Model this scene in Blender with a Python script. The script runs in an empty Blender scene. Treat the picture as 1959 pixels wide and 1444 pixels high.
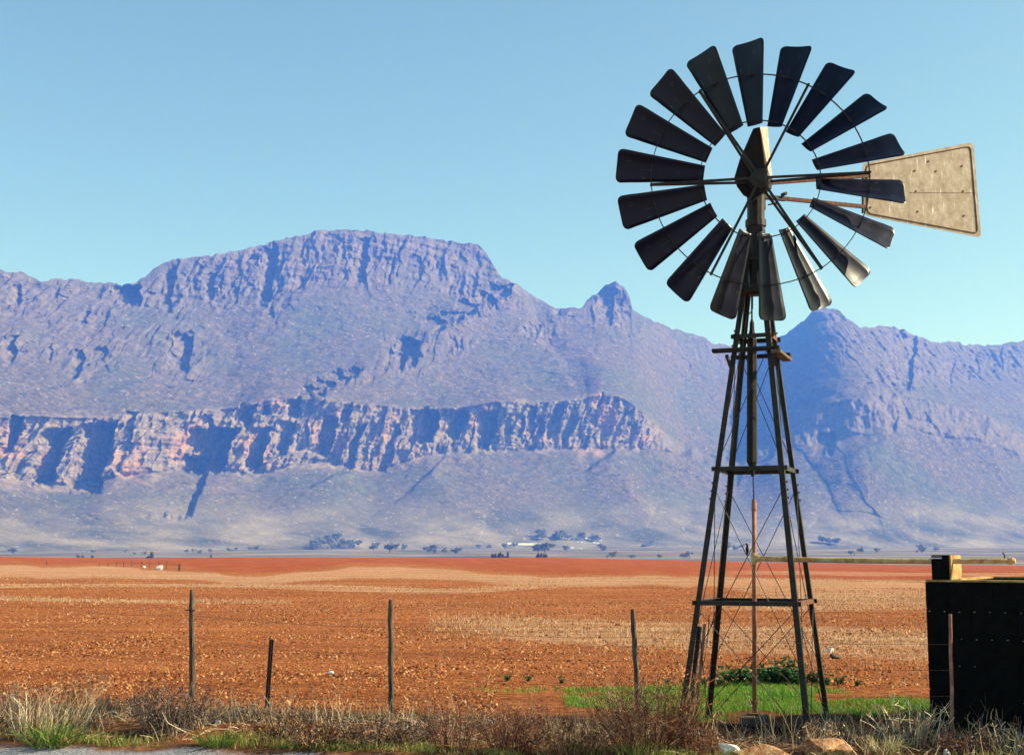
import bpy, math, random
import numpy as np
from mathutils import Vector, Matrix

random.seed(7)
RNG = np.random.default_rng(11)
R = math.radians
SC = bpy.context.scene
COL = SC.collection

# ------------------------------------------------------------------ camera
EYE = 1.875                       # metres above the ground at the windpump
FPX = 2600.0                      # focal length in pixels of the 1959 wide photograph
PITCH = math.atan(0.130)
cam_d = bpy.data.cameras.new('camera')
cam_d.sensor_width = 36.0
cam_d.lens = 36.0 * FPX / 1959.0
cam_d.clip_start = 0.1
cam_d.clip_end = 40000.0
cam = bpy.data.objects.new('camera', cam_d)
COL.objects.link(cam)
cam.location = (0, 0, EYE)
cam.rotation_euler = (math.pi / 2 + PITCH, 0, 0)
SC.camera = cam

# ------------------------------------------------------------------ sky, sun, exposure
SUN_AZ = R(87.0)                  # from the view direction round to the right
SUN_EL = R(33.0)
world = bpy.data.worlds.new('World')
SC.world = world
world.use_nodes = True
wn = world.node_tree.nodes
wl = world.node_tree.links
wn.clear()
sky = wn.new('ShaderNodeTexSky')
sky.sky_type = 'NISHITA'
sky.sun_disc = False
sky.sun_elevation = SUN_EL
sky.sun_rotation = SUN_AZ         # measured from +Y towards +X
sky.altitude = 120.0
sky.air_density = 1.0
sky.dust_density = 0.8
sky.ozone_density = 1.2
bg = wn.new('ShaderNodeBackground')
bg.inputs['Strength'].default_value = 0.082
out = wn.new('ShaderNodeOutputWorld')
tint = wn.new('ShaderNodeMix'); tint.data_type = 'RGBA'; tint.blend_type = 'MULTIPLY'
tint.inputs[0].default_value = 1.0; tint.inputs[7].default_value = (1.0, 1.17, 0.89, 1)   # colour cast of the photograph's sky
wl.new(sky.outputs[0], tint.inputs[6])
wl.new(tint.outputs[2], bg.inputs['Color'])
wl.new(bg.outputs[0], out.inputs['Surface'])

sun_d = bpy.data.lights.new('sun', 'SUN')
sun_d.energy = 5.0
sun_d.angle = R(0.5)
sun_d.color = (1.0, 0.94, 0.85)
sun = bpy.data.objects.new('sun', sun_d)
COL.objects.link(sun)
SUN_DIR = Vector((math.sin(SUN_AZ) * math.cos(SUN_EL), math.cos(SUN_AZ) * math.cos(SUN_EL), math.sin(SUN_EL)))
sun.rotation_euler = SUN_DIR.to_track_quat('Z', 'Y').to_euler()
sun.location = (40, 10, 40)

SC.view_settings.view_transform = 'Standard'
SC.view_settings.look = 'None'
SC.view_settings.exposure = 1.0
SC.view_settings.gamma = 1.0
SC.render.engine = 'CYCLES'
SC.cycles.use_denoising = True
SC.cycles.max_bounces = 6
SC.cycles.volume_bounces = 1
SC.cycles.use_adaptive_sampling = True
SC.cycles.adaptive_threshold = 0.02

# ------------------------------------------------------------------ measuring helpers
SP, CP = math.sin(PITCH), math.cos(PITCH)

def ray(px, py):
    dx = (px - 979.5) / FPX
    dy = (722.0 - py) / FPX
    return Vector((dx, CP - dy * SP, SP + dy * CP))

def P(px, py, Y):
    d = ray(px, py)
    return Vector((0, 0, EYE)) + d * (Y / d.y)

def on_plane(px, py, p0, n):
    d = ray(px, py); o = Vector((0, 0, EYE))
    return o + d * ((p0 - o).dot(n) / d.dot(n))

def sstep(t):
    t = np.clip(t, 0.0, 1.0)
    return t * t * (3 - 2 * t)

# value noise -----------------------------------------------------------
_perm = RNG.random((256, 256)).astype(np.float32)
def vnoise(x, y):
    xi = np.floor(x).astype(np.int64); yi = np.floor(y).astype(np.int64)
    fx = x - xi; fy = y - yi
    fx = fx * fx * (3 - 2 * fx); fy = fy * fy * (3 - 2 * fy)
    a = _perm[xi & 255, yi & 255]; b = _perm[(xi + 1) & 255, yi & 255]
    c = _perm[xi & 255, (yi + 1) & 255]; d = _perm[(xi + 1) & 255, (yi + 1) & 255]
    return ((a * (1 - fx) + b * fx) * (1 - fy) + (c * (1 - fx) + d * fx) * fy) * 2 - 1
def fbm(x, y, o=4, g=0.5):
    s = 0; a = 1.0
    for k in range(o):
        s = s + a * vnoise(x * 2 ** k + 17.3 * k, y * 2 ** k + 5.1 * k); a *= g
    return s

# ------------------------------------------------------------------ materials
def mat(name):
    m = bpy.data.materials.new(name); m.use_nodes = True
    nt = m.node_tree; b = nt.nodes['Principled BSDF']
    return m, nt, b

def node(nt, kind, **kw):
    n = nt.nodes.new(kind)
    for k, v in kw.items():
        if k in n.inputs.keys(): n.inputs[k].default_value = v
        else: setattr(n, k, v)
    return n

def ramp(nt, fac, stops):
    r = nt.nodes.new('ShaderNodeValToRGB')
    e = r.color_ramp.elements
    while len(e) > 1: e.remove(e[0])
    e[0].position = stops[0][0]; e[0].color = (*stops[0][1], 1)
    for p, c in stops[1:]:
        q = e.new(p); q.color = (*c, 1)
    nt.links.new(fac, r.inputs[0])
    return r

def mixc(nt, fac, a, b, blend='MIX'):
    m = nt.nodes.new('ShaderNodeMix'); m.data_type = 'RGBA'; m.blend_type = blend
    for sock, v in ((m.inputs[0], fac), (m.inputs[6], a), (m.inputs[7], b)):
        if hasattr(v, 'node'): nt.links.new(v, sock)
        elif isinstance(v, tuple): sock.default_value = (*v, 1)
        else: sock.default_value = v
    return m.outputs[2]

def noisy(name, c1, c2, scale=8.0, rough=0.8, spec=0.2, bump=0.0, detail=6, metallic=0.0, stretch=None, lo=0.35, hi=0.65, bscale=None):
    m, nt, b = mat(name)
    tc = node(nt, 'ShaderNodeTexCoord')
    vec = tc.outputs['Object']
    if stretch:
        mp = node(nt, 'ShaderNodeMapping'); mp.inputs['Scale'].default_value = stretch
        nt.links.new(vec, mp.inputs[0]); vec = mp.outputs[0]
    n = node(nt, 'ShaderNodeTexNoise', Scale=scale, Detail=detail, Roughness=0.65)
    nt.links.new(vec, n.inputs['Vector'])
    r = ramp(nt, n.outputs[0], [(lo, c1), (hi, c2)])
    nt.links.new(r.outputs[0], b.inputs['Base Color'])
    b.inputs['Roughness'].default_value = rough
    b.inputs['Specular IOR Level'].default_value = spec
    b.inputs['Metallic'].default_value = metallic
    if bump:
        n2 = node(nt, 'ShaderNodeTexNoise', Scale=bscale or scale * 4, Detail=5)
        nt.links.new(vec, n2.inputs['Vector'])
        bp = node(nt, 'ShaderNodeBump', Strength=bump, Distance=0.02)
        nt.links.new(n2.outputs[0], bp.inputs['Height'])
        nt.links.new(bp.outputs[0], b.inputs['Normal'])
    return m

def vcol_mat(name, rough=0.85, spec=0.1, trans=0.0):
    """colour comes from each blade's own colour attribute"""
    m, nt, b = mat(name)
    a = node(nt, 'ShaderNodeAttribute', attribute_name='tint')
    nt.links.new(a.outputs['Color'], b.inputs['Base Color'])
    b.inputs['Roughness'].default_value = rough
    b.inputs['Specular IOR Level'].default_value = spec
    if trans:
        t = node(nt, 'ShaderNodeBsdfTranslucent')
        nt.links.new(a.outputs['Color'], t.inputs['Color'])
        mx = node(nt, 'ShaderNodeMixShader', Fac=trans)
        nt.links.new(b.outputs[0], mx.inputs[1]); nt.links.new(t.outputs[0], mx.inputs[2])
        nt.links.new(mx.outputs[0], nt.nodes['Material Output'].inputs['Surface'])
    return m

M = {}
M['steel_dark'] = noisy('shaded_weathered_steel', (0.005, 0.005, 0.006), (0.042, 0.022, 0.016), 14, 0.5, 0.3, 0.15)  # near-black base holds the tower's shade; the rust patches are its own
M['steel_rust'] = noisy('rusted_steel', (0.09, 0.030, 0.016), (0.20, 0.085, 0.05), 22, 0.75, 0.2, 0.3)
M['rod'] = noisy('dark_wire', (0.012, 0.011, 0.014), (0.03, 0.02, 0.02), 30, 0.6, 0.3)
M['wire'] = noisy('rusty_fence_wire', (0.10, 0.05, 0.03), (0.22, 0.12, 0.08), 30, 0.7, 0.2)
M['oldwood'] = noisy('dark_timber', (0.006, 0.005, 0.005), (0.028, 0.018, 0.013), 6, 0.7, 0.25, 0.4, stretch=(6, 6, 0.6))  # near-black timber, also the shaded copy for the platform planks
M['plank'] = noisy('sunlit_plank', (0.05, 0.035, 0.025), (0.22, 0.15, 0.10), 5, 0.8, 0.2, 0.4, stretch=(1, 5, 5))
M['post'] = noisy('grey_fence_timber', (0.020, 0.016, 0.014), (0.16, 0.125, 0.10), 7, 0.85, 0.15, 0.6, stretch=(5, 5, 0.5))
M['ironpost'] = noisy('black_iron_standard', (0.010, 0.009, 0.009), (0.035, 0.022, 0.018), 20, 0.6, 0.3, 0.2)
M['pipe'] = noisy('ochre_lime_scaled_pipe', (0.42, 0.19, 0.06), (0.68, 0.48, 0.26), 10, 0.8, 0.2, 0.5, stretch=(1, 1, 1))
M['riser'] = noisy('red_rusted_pipe', (0.24, 0.085, 0.055), (0.42, 0.20, 0.15), 9, 0.7, 0.25, 0.3)
M['tank'] = noisy('shade_blackened_blockwork', (0.0035, 0.0032, 0.0032), (0.008, 0.007, 0.0065), 9, 0.9, 0.06, 0.5)  # near-black because the shade on the walls is painted into the colour
M['sunlit_concrete'] = noisy('ochre_sunlit_concrete', (0.24, 0.105, 0.025), (0.50, 0.34, 0.15), 7, 0.85, 0.15, 0.5)  # sunlit copy of the tank's concrete, for the faces towards the sun
M['concrete'] = noisy('dark_old_concrete', (0.030, 0.024, 0.020), (0.16, 0.12, 0.09), 9, 0.9, 0.1, 0.6)
M['mortar'] = noisy('pale_mortar', (0.24, 0.22, 0.20), (0.36, 0.33, 0.30), 20, 0.9, 0.1)
M['water'] = noisy('tank_water', (0.01, 0.018, 0.014), (0.02, 0.03, 0.022), 3, 0.06, 0.5)
M['bird'] = noisy('dark_plumage', (0.010, 0.007, 0.006), (0.030, 0.018, 0.014), 40, 0.8, 0.1)
M['bird_pale'] = noisy('pale_plumage', (0.55, 0.48, 0.42), (0.7, 0.62, 0.55), 40, 0.9, 0.1)
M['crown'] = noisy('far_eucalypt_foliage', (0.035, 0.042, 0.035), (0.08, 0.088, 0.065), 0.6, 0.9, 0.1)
M['trunk'] = noisy('tree_bark', (0.06, 0.045, 0.035), (0.14, 0.11, 0.09), 3, 0.9, 0.1)
M['whitewash'] = noisy('whitewashed_wall', (0.78, 0.76, 0.72), (0.85, 0.84, 0.82), 1, 0.8, 0.2)
M['tinroof'] = noisy('pale_tin_roof', (0.62, 0.62, 0.62), (0.8, 0.79, 0.78), 1, 0.6, 0.3)
M['pale_rock'] = noisy('white_stone', (0.55, 0.50, 0.46), (0.82, 0.79, 0.75), 9, 0.9, 0.1, 0.6)
M['ochre_rock'] = noisy('orange_sandstone', (0.20, 0.075, 0.03), (0.50, 0.29, 0.16), 9, 0.9, 0.1, 0.8)
M['pale_earth'] = noisy('pale_bare_earth', (0.42, 0.38, 0.33), (0.58, 0.54, 0.48), 0.05, 0.95, 0.05)
M['hood'] = noisy('shaded_red_brown_hood', (0.006, 0.003, 0.003), (0.025, 0.010, 0.008), 8, 0.7, 0.2, 0.3)  # shaded copy of the hood colour, its shade painted in
M['hood_lit'] = noisy('sunlit_hood_paint', (0.36, 0.22, 0.14), (0.60, 0.48, 0.40), 14, 0.8, 0.2, 0.3)  # sunlit copy of the hood colour, for the side facing the sun
M['grass'] = vcol_mat('grass_blades', 0.7, 0.15, 0.25)
M['straw'] = vcol_mat('dry_straw', 0.8, 0.12, 0.12)
M['twig'] = vcol_mat('dry_twigs', 0.9, 0.08)
M['leaf'] = vcol_mat('weed_leaves', 0.55, 0.3, 0.2)
M['clod'] = vcol_mat('soil_clods', 0.95, 0.05)

# galvanised sails: shade painted in as a near-black base, plus broad gloss, scuffs and chalky streaks
def sail_material():
    m, nt, b = mat('shaded_galvanised_sail')
    tc = node(nt, 'ShaderNodeTexCoord')
    n = node(nt, 'ShaderNodeTexNoise', Scale=5, Detail=8, Roughness=0.7)
    nt.links.new(tc.outputs['Object'], n.inputs['Vector'])
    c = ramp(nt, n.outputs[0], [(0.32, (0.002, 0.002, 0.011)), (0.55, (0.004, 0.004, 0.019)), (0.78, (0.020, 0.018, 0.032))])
    mp = node(nt, 'ShaderNodeMapping'); mp.inputs['Scale'].default_value = (55, 55, 9)
    nt.links.new(tc.outputs['Object'], mp.inputs[0])
    n2 = node(nt, 'ShaderNodeTexNoise', Scale=1, Detail=2)
    nt.links.new(mp.outputs[0], n2.inputs['Vector'])
    s = ramp(nt, n2.outputs[0], [(0.70, (0, 0, 0)), (0.76, (1, 1, 1))])
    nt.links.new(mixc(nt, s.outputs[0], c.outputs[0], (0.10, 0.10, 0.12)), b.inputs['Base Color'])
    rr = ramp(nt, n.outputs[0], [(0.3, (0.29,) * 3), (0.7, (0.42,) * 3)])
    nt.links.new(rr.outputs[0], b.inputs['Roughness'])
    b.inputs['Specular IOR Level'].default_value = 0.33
    return m
M['sail'] = sail_material()

def vane_material():
    m, nt, b = mat('chalky_galvanised_vane')
    tc = node(nt, 'ShaderNodeTexCoord')
    n = node(nt, 'ShaderNodeTexNoise', Scale=7, Detail=9, Roughness=0.75)
    nt.links.new(tc.outputs['Object'], n.inputs['Vector'])
    c = ramp(nt, n.outputs[0], [(0.3, (0.19, 0.12, 0.075)), (0.5, (0.33, 0.245, 0.18)), (0.7, (0.48, 0.40, 0.33))])
    mp = node(nt, 'ShaderNodeMapping'); mp.inputs['Scale'].default_value = (38, 38, 4.5)
    nt.links.new(tc.outputs['Object'], mp.inputs[0])
    n2 = node(nt, 'ShaderNodeTexNoise', Scale=1, Detail=3)
    nt.links.new(mp.outputs[0], n2.inputs['Vector'])
    s = ramp(nt, n2.outputs[0], [(0.63, (0, 0, 0)), (0.74, (1, 1, 1))])
    nt.links.new(mixc(nt, s.outputs[0], c.outputs[0], (0.70, 0.66, 0.61)), b.inputs['Base Color'])
    b.inputs['Roughness'].default_value = 0.65
    b.inputs['Specular IOR Level'].default_value = 0.3
    return m
M['vane'] = vane_material()

# ------------------------------------------------------------------ object helpers
def tag(o, label=None, cat=None, group=None, kind=None):
    if label: o['label'] = label
    if cat: o['category'] = cat
    if group: o['group'] = group
    if kind: o['kind'] = kind
    return o

def empty(name, loc, label=None, cat=None, group=None):
    e = bpy.data.objects.new(name, None); e.empty_display_size = 0.2
    e.location = loc; COL.objects.link(e)
    return tag(e, label, cat, group)

def link(name, me, m, parent=None, loc=None):
    o = bpy.data.objects.new(name, me); COL.objects.link(o)
    if m is not None and not me.materials: me.materials.append(m)
    if parent is not None: o.parent = parent
    if loc is not None: o.location = loc
    return o

class MB:
    """collects solids in world coordinates and links them as one mesh object"""
    def __init__(s): s.v = []; s.f = []
    def add(s, vs, fs):
        k = len(s.v); s.v += [Vector(p) for p in vs]; s.f += [[i + k for i in f] for f in fs]; return s
    def box(s, c, ax, ay, az):
        c = Vector(c); ax, ay, az = Vector(ax), Vector(ay), Vector(az)
        vs = [c + ax * i + ay * j + az * k for k in (-1, 1) for j in (-1, 1) for i in (-1, 1)]
        return s.add(vs, [(0, 2, 3, 1), (4, 5, 7, 6), (0, 1, 5, 4), (2, 6, 7, 3), (0, 4, 6, 2), (1, 3, 7, 5)])
    def bar(s, a, b, w, h, up=(0, 0, 1)):
        a, b = Vector(a), Vector(b); d = (b - a); L = d.length; d.normalize()
        x = d.cross(Vector(up)); x.normalize(); y = x.cross(d)
        return s.box((a + b) / 2, d * L / 2, x * w / 2, y * h / 2)
    def angle(s, a, b, u, w, size, t=0.006):
        """L-section from a to b with its two flanges along u and w"""
        a, b, u, w = Vector(a), Vector(b), Vector(u).normalized(), Vector(w).normalized()
        prof = [(0, 0), (size, 0), (size, t), (t, t), (t, size), (0, size)]
        vs = [p + u * i + w * j for p in (a, b) for i, j in prof]
        fs = [(i, (i + 1) % 6, (i + 1) % 6 + 6, i + 6) for i in range(6)]
        fs += [(0, 1, 2, 3), (0, 3, 4, 5), (9, 8, 7, 6), (11, 10, 9, 6)]
        return s.add(vs, fs)
    def tube(s, pts, rad, n=8, cap=True):
        pts = [Vector(p) for p in pts]; k0 = len(s.v)
        rads = rad if isinstance(rad, (list, tuple)) else [rad] * len(pts)
        for i, p in enumerate(pts):
            d = (pts[min(i + 1, len(pts) - 1)] - pts[max(i - 1, 0)]).normalized()
            ref = Vector((0, 0, 1)) if abs(d.z) < 0.9 else Vector((1, 0, 0))
            x = d.cross(ref).normalized(); y = x.cross(d)
            for j in range(n):
                t = 2 * math.pi * j / n
                s.v.append(p + (x * math.cos(t) + y * math.sin(t)) * rads[i])
        for i in range(len(pts) - 1):
            for j in range(n):
                a = k0 + i * n + j; b = k0 + i * n + (j + 1) % n
                s.f.append([a, b, b + n, a + n])
        if cap:
            s.f.append(list(range(k0 + n - 1, k0 - 1, -1)))
            e = k0 + (len(pts) - 1) * n
            s.f.append(list(range(e, e + n)))
        return s
    def build(s, name, m, parent=None, smooth=False, bevel=0.0, solid=0.0, origin=None):
        off = Vector((0, 0, 0)); q = parent
        if origin is not None: off = Vector(origin)
        while q is not None: off = off + q.location; q = q.parent
        me = bpy.data.meshes.new(name)
        me.from_pydata([tuple(p - off) for p in s.v], [], s.f); me.update()
        if smooth: me.polygons.foreach_set('use_smooth', [True] * len(me.polygons))
        o = link(name, me, m, parent)
        if origin is not None: o.location = origin
        if solid:
            md = o.modifiers.new('thickness', 'SOLIDIFY'); md.thickness = solid; md.offset = 0
        if bevel:
            md = o.modifiers.new('worn_edges', 'BEVEL'); md.width = bevel; md.segments = 1; md.limit_method = 'ANGLE'
        return o

def np_mesh(name, verts, tris=None, quads=None, tint=None, attrs=None, smooth=False):
    me = bpy.data.meshes.new(name)
    verts = np.asarray(verts, dtype=np.float32)
    me.vertices.add(len(verts)); me.vertices.foreach_set('co', verts.ravel())
    loops = []; starts = []; n = 0
    if quads is not None and len(quads):
        q = np.asarray(quads, dtype=np.int32); loops.append(q.ravel()); starts.append(np.arange(len(q)) * 4); n = len(q) * 4
    if tris is not None and len(tris):
        t = np.asarray(tris, dtype=np.int32); loops.append(t.ravel()); starts.append(n + np.arange(len(t)) * 3)
    loops = np.concatenate(loops); starts = np.concatenate(starts)
    me.loops.add(len(loops)); me.loops.foreach_set('vertex_index', loops)
    me.polygons.add(len(starts)); me.polygons.foreach_set('loop_start', starts.astype(np.int32))
    if smooth: me.polygons.foreach_set('use_smooth', np.ones(len(starts), dtype=bool))
    me.update(calc_edges=True)
    if tint is not None:
        a = me.attributes.new('tint', 'FLOAT_COLOR', 'POINT')
        c = np.ones((len(verts), 4), dtype=np.float32); c[:, :3] = tint
        a.data.foreach_set('color', c.ravel())
    for k, v in (attrs or {}).items():
        a = me.attributes.new(k, 'FLOAT', 'POINT'); a.data.foreach_set('value', np.asarray(v, dtype=np.float32).ravel())
    return me

def strips(base, tip, width, bow, tint, seg=2, taper=0.25, twist=None):
    """curved tapering strips (grass, twigs): arrays (N,3),(N,3),(N,),(N,3) bow vector, (N,3) tint"""
    n = len(base); d = tip - base
    side = np.cross(d, RNG.normal(size=(n, 3))); side /= np.linalg.norm(side, axis=1, keepdims=True) + 1e-9
    vs = []; cs = []
    for k in range(seg + 1):
        t = k / seg
        c = base + d * t + bow * (4 * t * (1 - t))
        w = (width * (1 - (1 - taper) * t) / 2)[:, None]
        vs += [c - side * w, c + side * w]; cs += [tint, tint]
    m = 2 * (seg + 1)
    V = np.stack(vs, 1).reshape(-1, 3); C = np.stack(cs, 1).reshape(-1, 3)
    b = (np.arange(n) * m)[:, None]
    Q = np.concatenate([b + np.array([[2 * k, 2 * k + 1, 2 * k + 3, 2 * k + 2]]) for k in range(seg)], 0)
    return V, Q, C

def merge(parts):
    V, Q, C, k = [], [], [], 0
    for v, q, c in parts:
        V.append(v); Q.append(q + k); C.append(c); k += len(v)
    return np.concatenate(V), np.concatenate(Q), np.concatenate(C)

# ------------------------------------------------------------------ the lie of the land
_cr = np.array([-0.60, -0.38, -0.32, -0.27, -0.20, -0.02, 0.03, 0.10, 0.20, 0.28, 0.40, 0.60])
_cy = np.array([1064, 1063.5, 1066, 1067.5, 1065.5, 1066.5, 1066.0, 1070, 1076, 1080, 1082, 1083])
CREST = 420.0
def ground_z(X, Y):
    X = np.asarray(X, dtype=float); Y = np.asarray(Y, dtype=float)
    Ys = np.maximum(Y, 1.0)
    yc = np.interp(X / Ys, _cr, _cy)
    zc = EYE - (yc - 1060) * CREST / 2622
    z = zc * sstep((Y - 30) / (CREST - 30)) ** 1.1
    z = z + 0.16 * fbm(X / 38 + 3, Y / 30, 2) * sstep((Y - 30) / 40) * sstep((CREST - Y) / 120)
    z = z - 13 * sstep((Y - CREST) / 420) + (34 - zc) * sstep((Y - 800) / 3400)
    # verge: road a little lower, a low spoil bank at the left, everything slightly uneven
    edge = 13.50 - 0.198 * (X + 2.42)
    road = sstep((edge + 0.10 - Y) / 0.35)
    z = z - 0.07 * road
    band = np.exp(-((Y - edge - 1.3) / 0.7) ** 2)
    near = (1 - sstep((Y - 19) / 6)) * (1 - road)
    z = z + near * (0.12 * band * (0.5 + 0.5 * vnoise(X * 0.7 + 9, Y * 0.3)) + 0.025 * fbm(X * 1.6, Y * 1.6, 3))
    z = z - 0.11 * np.exp(-((X - 2.75) / 1.5) ** 2 - ((Y - 15.3) / 1.2) ** 2)
    return z
def gz(X, Y): return float(ground_z(np.array([X]), np.array([Y]))[0])

def on_ground(px, py):
    d = ray(px, py); Y = np.geomspace(9, 4200, 4000)
    X = d.x / d.y * Y; Z = EYE + d.z / d.y * Y
    below = np.nonzero(Z <= ground_z(X, Y))[0]
    i = below[0] if len(below) else len(Y) - 1
    return Vector((X[i], Y[i], gz(X[i], Y[i])))

def road_edge(X): return 13.50 - 0.198 * (X + 2.42)

def build_ground():
    rows = np.unique(np.concatenate([np.linspace(-60, 9, 24), np.linspace(9, 22, 150), np.geomspace(22, 5200, 380)]))
    cols = np.linspace(-1, 1, 430); cols = 0.62 * cols + 0.5 * cols ** 3
    Yg, Cg = np.meshgrid(rows, cols, indexing='ij')
    Xg = Cg * (np.abs(Yg) * 0.86 + 16)
    Zg = ground_z(Xg, Yg)
    nr, nc = Yg.shape
    # cover of the land, in metres on the ground
    wob = fbm(Xg / 26, Yg / 22, 3); r = Xg / np.maximum(Yg, 1)
    def bandf(Yc, half, soft=0.5):
        return 1 - sstep((np.abs(Yg - Yc) / half - 1) / soft)
    W = 1 + 0.10 * wob
    yb = np.interp(979.5 + 2640 * r, [0, 300, 345, 430, 500, 600, 680, 760, 850, 950, 1050, 1200, 1350, 1500, 1700, 1800, 1959], [1078, 1082, 1085, 1092, 1094, 1088, 1080, 1079, 1084, 1092, 1096, 1094, 1092, 1096, 1098, 1100, 1097]) + 1.5 * fbm(r * 40, r * 0 + 4, 3)
    Yred = 4457 / (yb - 1060)
    Ys1 = np.maximum(Yg, 1)
    yrow = 1060 + 4457 / Ys1
    stub = 0.95 * sstep((yrow - yb - 3) / 5) * (1 - sstep((yrow - yb - 17 - 14 * sstep((r - .12) / .12)) / 9))
    stub = np.maximum(stub, 0.75 * bandf((80 + 22 * sstep((r + .05) / .15)) * W, 3.2))
    stub = np.maximum(stub, 0.75 * bandf(58 * W, 2.2) * sstep((-.2 - r) / .08))
    stub = np.maximum(stub, 0.68 * bandf((35 - 18 * r) * W, 3.6, 1.0) * sstep((r + .10) / .12))
    stub = np.maximum(stub, 0.7 * bandf(57 * W, 7) * sstep((r - .10) / .12))
    stub = np.maximum(stub, 0.45 * bandf(150 * W, 14) * sstep((r - .1) / .1))
    red = sstep((Yg - Yred) / (0.12 * Yred) + 0.5)
    red = red * (1 - 0.75 * bandf(CREST * 1.02, 45, 1.2) * sstep((-.24 - r) / .06))
    far = sstep((Yg - CREST * 1.25) / 250)
    edge = road_edge(Xg)
    verge = sstep((edge + 3.9 - Yg) / 1.6)
    verge = verge * (1 - sstep((edge - Yg) / 0.12))
    bare = np.exp(-((Xg + 4.5) / 0.8) ** 2 - ((Yg - 14.9) / .6) ** 2) + np.exp(-((Xg + 2.9) / 0.5) ** 2 - ((Yg - 14.3) / .45) ** 2)
    verge = verge * (1 - np.clip(1.6 * bare, 0, 1))
    road = sstep((edge + 0.06 * fbm(Xg * 3, Yg * 3, 2) - Yg) / 0.1)
    damp = np.exp(-(np.abs((Xg - 2.9) / 2.2) ** 3) - np.abs((Yg - 15.6) / 1.7) ** 3)
    V = np.stack([Xg, Yg, Zg], -1).reshape(-1, 3)
    i = np.arange(nr * nc).reshape(nr, nc)
    Q = np.stack([i[:-1, :-1], i[:-1, 1:], i[1:, 1:], i[1:, :-1]], -1).reshape(-1, 4)
    me = np_mesh('ground', V, quads=Q, attrs=dict(stubble=stub, red=red, far=far, verge=verge, road=road, damp=damp), smooth=True)
    m, nt, b = mat('ploughed_field_and_verge')
    at = lambda n: node(nt, 'ShaderNodeAttribute', attribute_name=n).outputs['Fac']
    tc = node(nt, 'ShaderNodeTexCoord').outputs['Object']
    def nz(s, d=5, ro=0.6):
        n = node(nt, 'ShaderNodeTexNoise', Scale=s, Detail=d, Roughness=ro); nt.links.new(tc, n.inputs['Vector']); return n.outputs[0]
    soil = ramp(nt, nz(7.0, 8, 0.75), [(0.36, (0.055, 0.015, 0.007)), (0.44, (0.28, 0.088, 0.030)), (0.60, (0.44, 0.165, 0.062)), (0.74, (0.58, 0.32, 0.18))]).outputs[0]
    patch = ramp(nt, nz(0.16, 3), [(0.35, (0.86, 0.80, 0.72)), (0.65, (1.12, 1.08, 1.0))]).outputs[0]
    soil = mixc(nt, 1.0, soil, patch, 'MULTIPLY')
    def streak(sx, sy, s_):
        mp = node(nt, 'ShaderNodeMapping'); mp.inputs['Scale'].default_value = (sx, sy, 1); nt.links.new(tc, mp.inputs[0])
        n = node(nt, 'ShaderNodeTexNoise', Scale=s_, Detail=6, Roughness=0.7); nt.links.new(mp.outputs[0], n.inputs['Vector']); return n.outputs[0]
    soil = mixc(nt, 1.0, soil, ramp(nt, streak(0.06, 0.9, 1.0), [(0.32, (0.70, 0.62, 0.58)), (0.66, (1.28, 1.30, 1.34))]).outputs[0], 'MULTIPLY')
    redc = ramp(nt, nz(0.25, 8, 0.7), [(0.35, (0.23, 0.045, 0.016)), (0.65, (0.40, 0.105, 0.040))]).outputs[0]
    strawc = ramp(nt, nz(2.2, 6, 0.7), [(0.3, (0.40, 0.18, 0.08)), (0.62, (0.60, 0.40, 0.26))]).outputs[0]
    # ragged edges where stubble thins out
    def rag(sock, s, lo=0.30, hi=0.62):
        n = node(nt, 'ShaderNodeMath', operation='MULTIPLY_ADD'); nt.links.new(sock, n.inputs[0])
        n.inputs[1].default_value = 0.85; nt.links.new(nz(s, 4), n.inputs[2])
        r_ = ramp(nt, n.outputs[0], [(lo + 0.34, (0, 0, 0)), (hi + 0.46, (1, 1, 1))]); return r_.outputs[0]
    c = mixc(nt, at('red'), soil, redc)
    sf = node(nt, 'ShaderNodeMath', operation='MULTIPLY'); nt.links.new(rag(at('stubble'), 1.1), sf.inputs[0])
    nt.links.new(ramp(nt, streak(0.05, 0.7, 1.0), [(0.36, (0.12,) * 3), (0.62, (0.92,) * 3)]).outputs[0], sf.inputs[1])
    c = mixc(nt, sf.outputs[0], c, strawc)
    plain = ramp(nt, nz(0.0042, 6, 0.6), [(0.36, (0.07, 0.065, 0.05)), (0.50, (0.15, 0.125, 0.09)), (0.62, (0.26, 0.21, 0.145))]).outputs[0]
    c = mixc(nt, at('far'), c, plain)
    vg = ramp(nt, nz(2.3, 8, 0.7), [(0.32, (0.05, 0.026, 0.018)), (0.50, (0.17, 0.075, 0.038)), (0.66, (0.46, 0.20, 0.075))]).outputs[0]
    c = mixc(nt, rag(at('verge'), 0.9, 0.25, 0.55), c, vg)
    c = mixc(nt, at('damp'), c, (0.10, 0.040, 0.020))
    tar = ramp(nt, nz(60, 4, 0.8), [(0.3, (0.16, 0.16, 0.19)), (0.5, (0.34, 0.34, 0.39)), (0.7, (0.58, 0.57, 0.62))]).outputs[0]
    c = mixc(nt, at('road'), c, tar)
    nt.links.new(c, b.inputs['Base Color'])
    b.inputs['Roughness'].default_value = 0.95; b.inputs['Specular IOR Level'].default_value = 0.05
    bp = node(nt, 'ShaderNodeBump', Strength=1.0, Distance=0.16)
    nt.links.new(nz(9.0, 8, 0.7), bp.inputs['Height']); nt.links.new(bp.outputs[0], b.inputs['Normal'])
    tag(link('ground', me, m), kind='structure')
build_ground()

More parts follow.
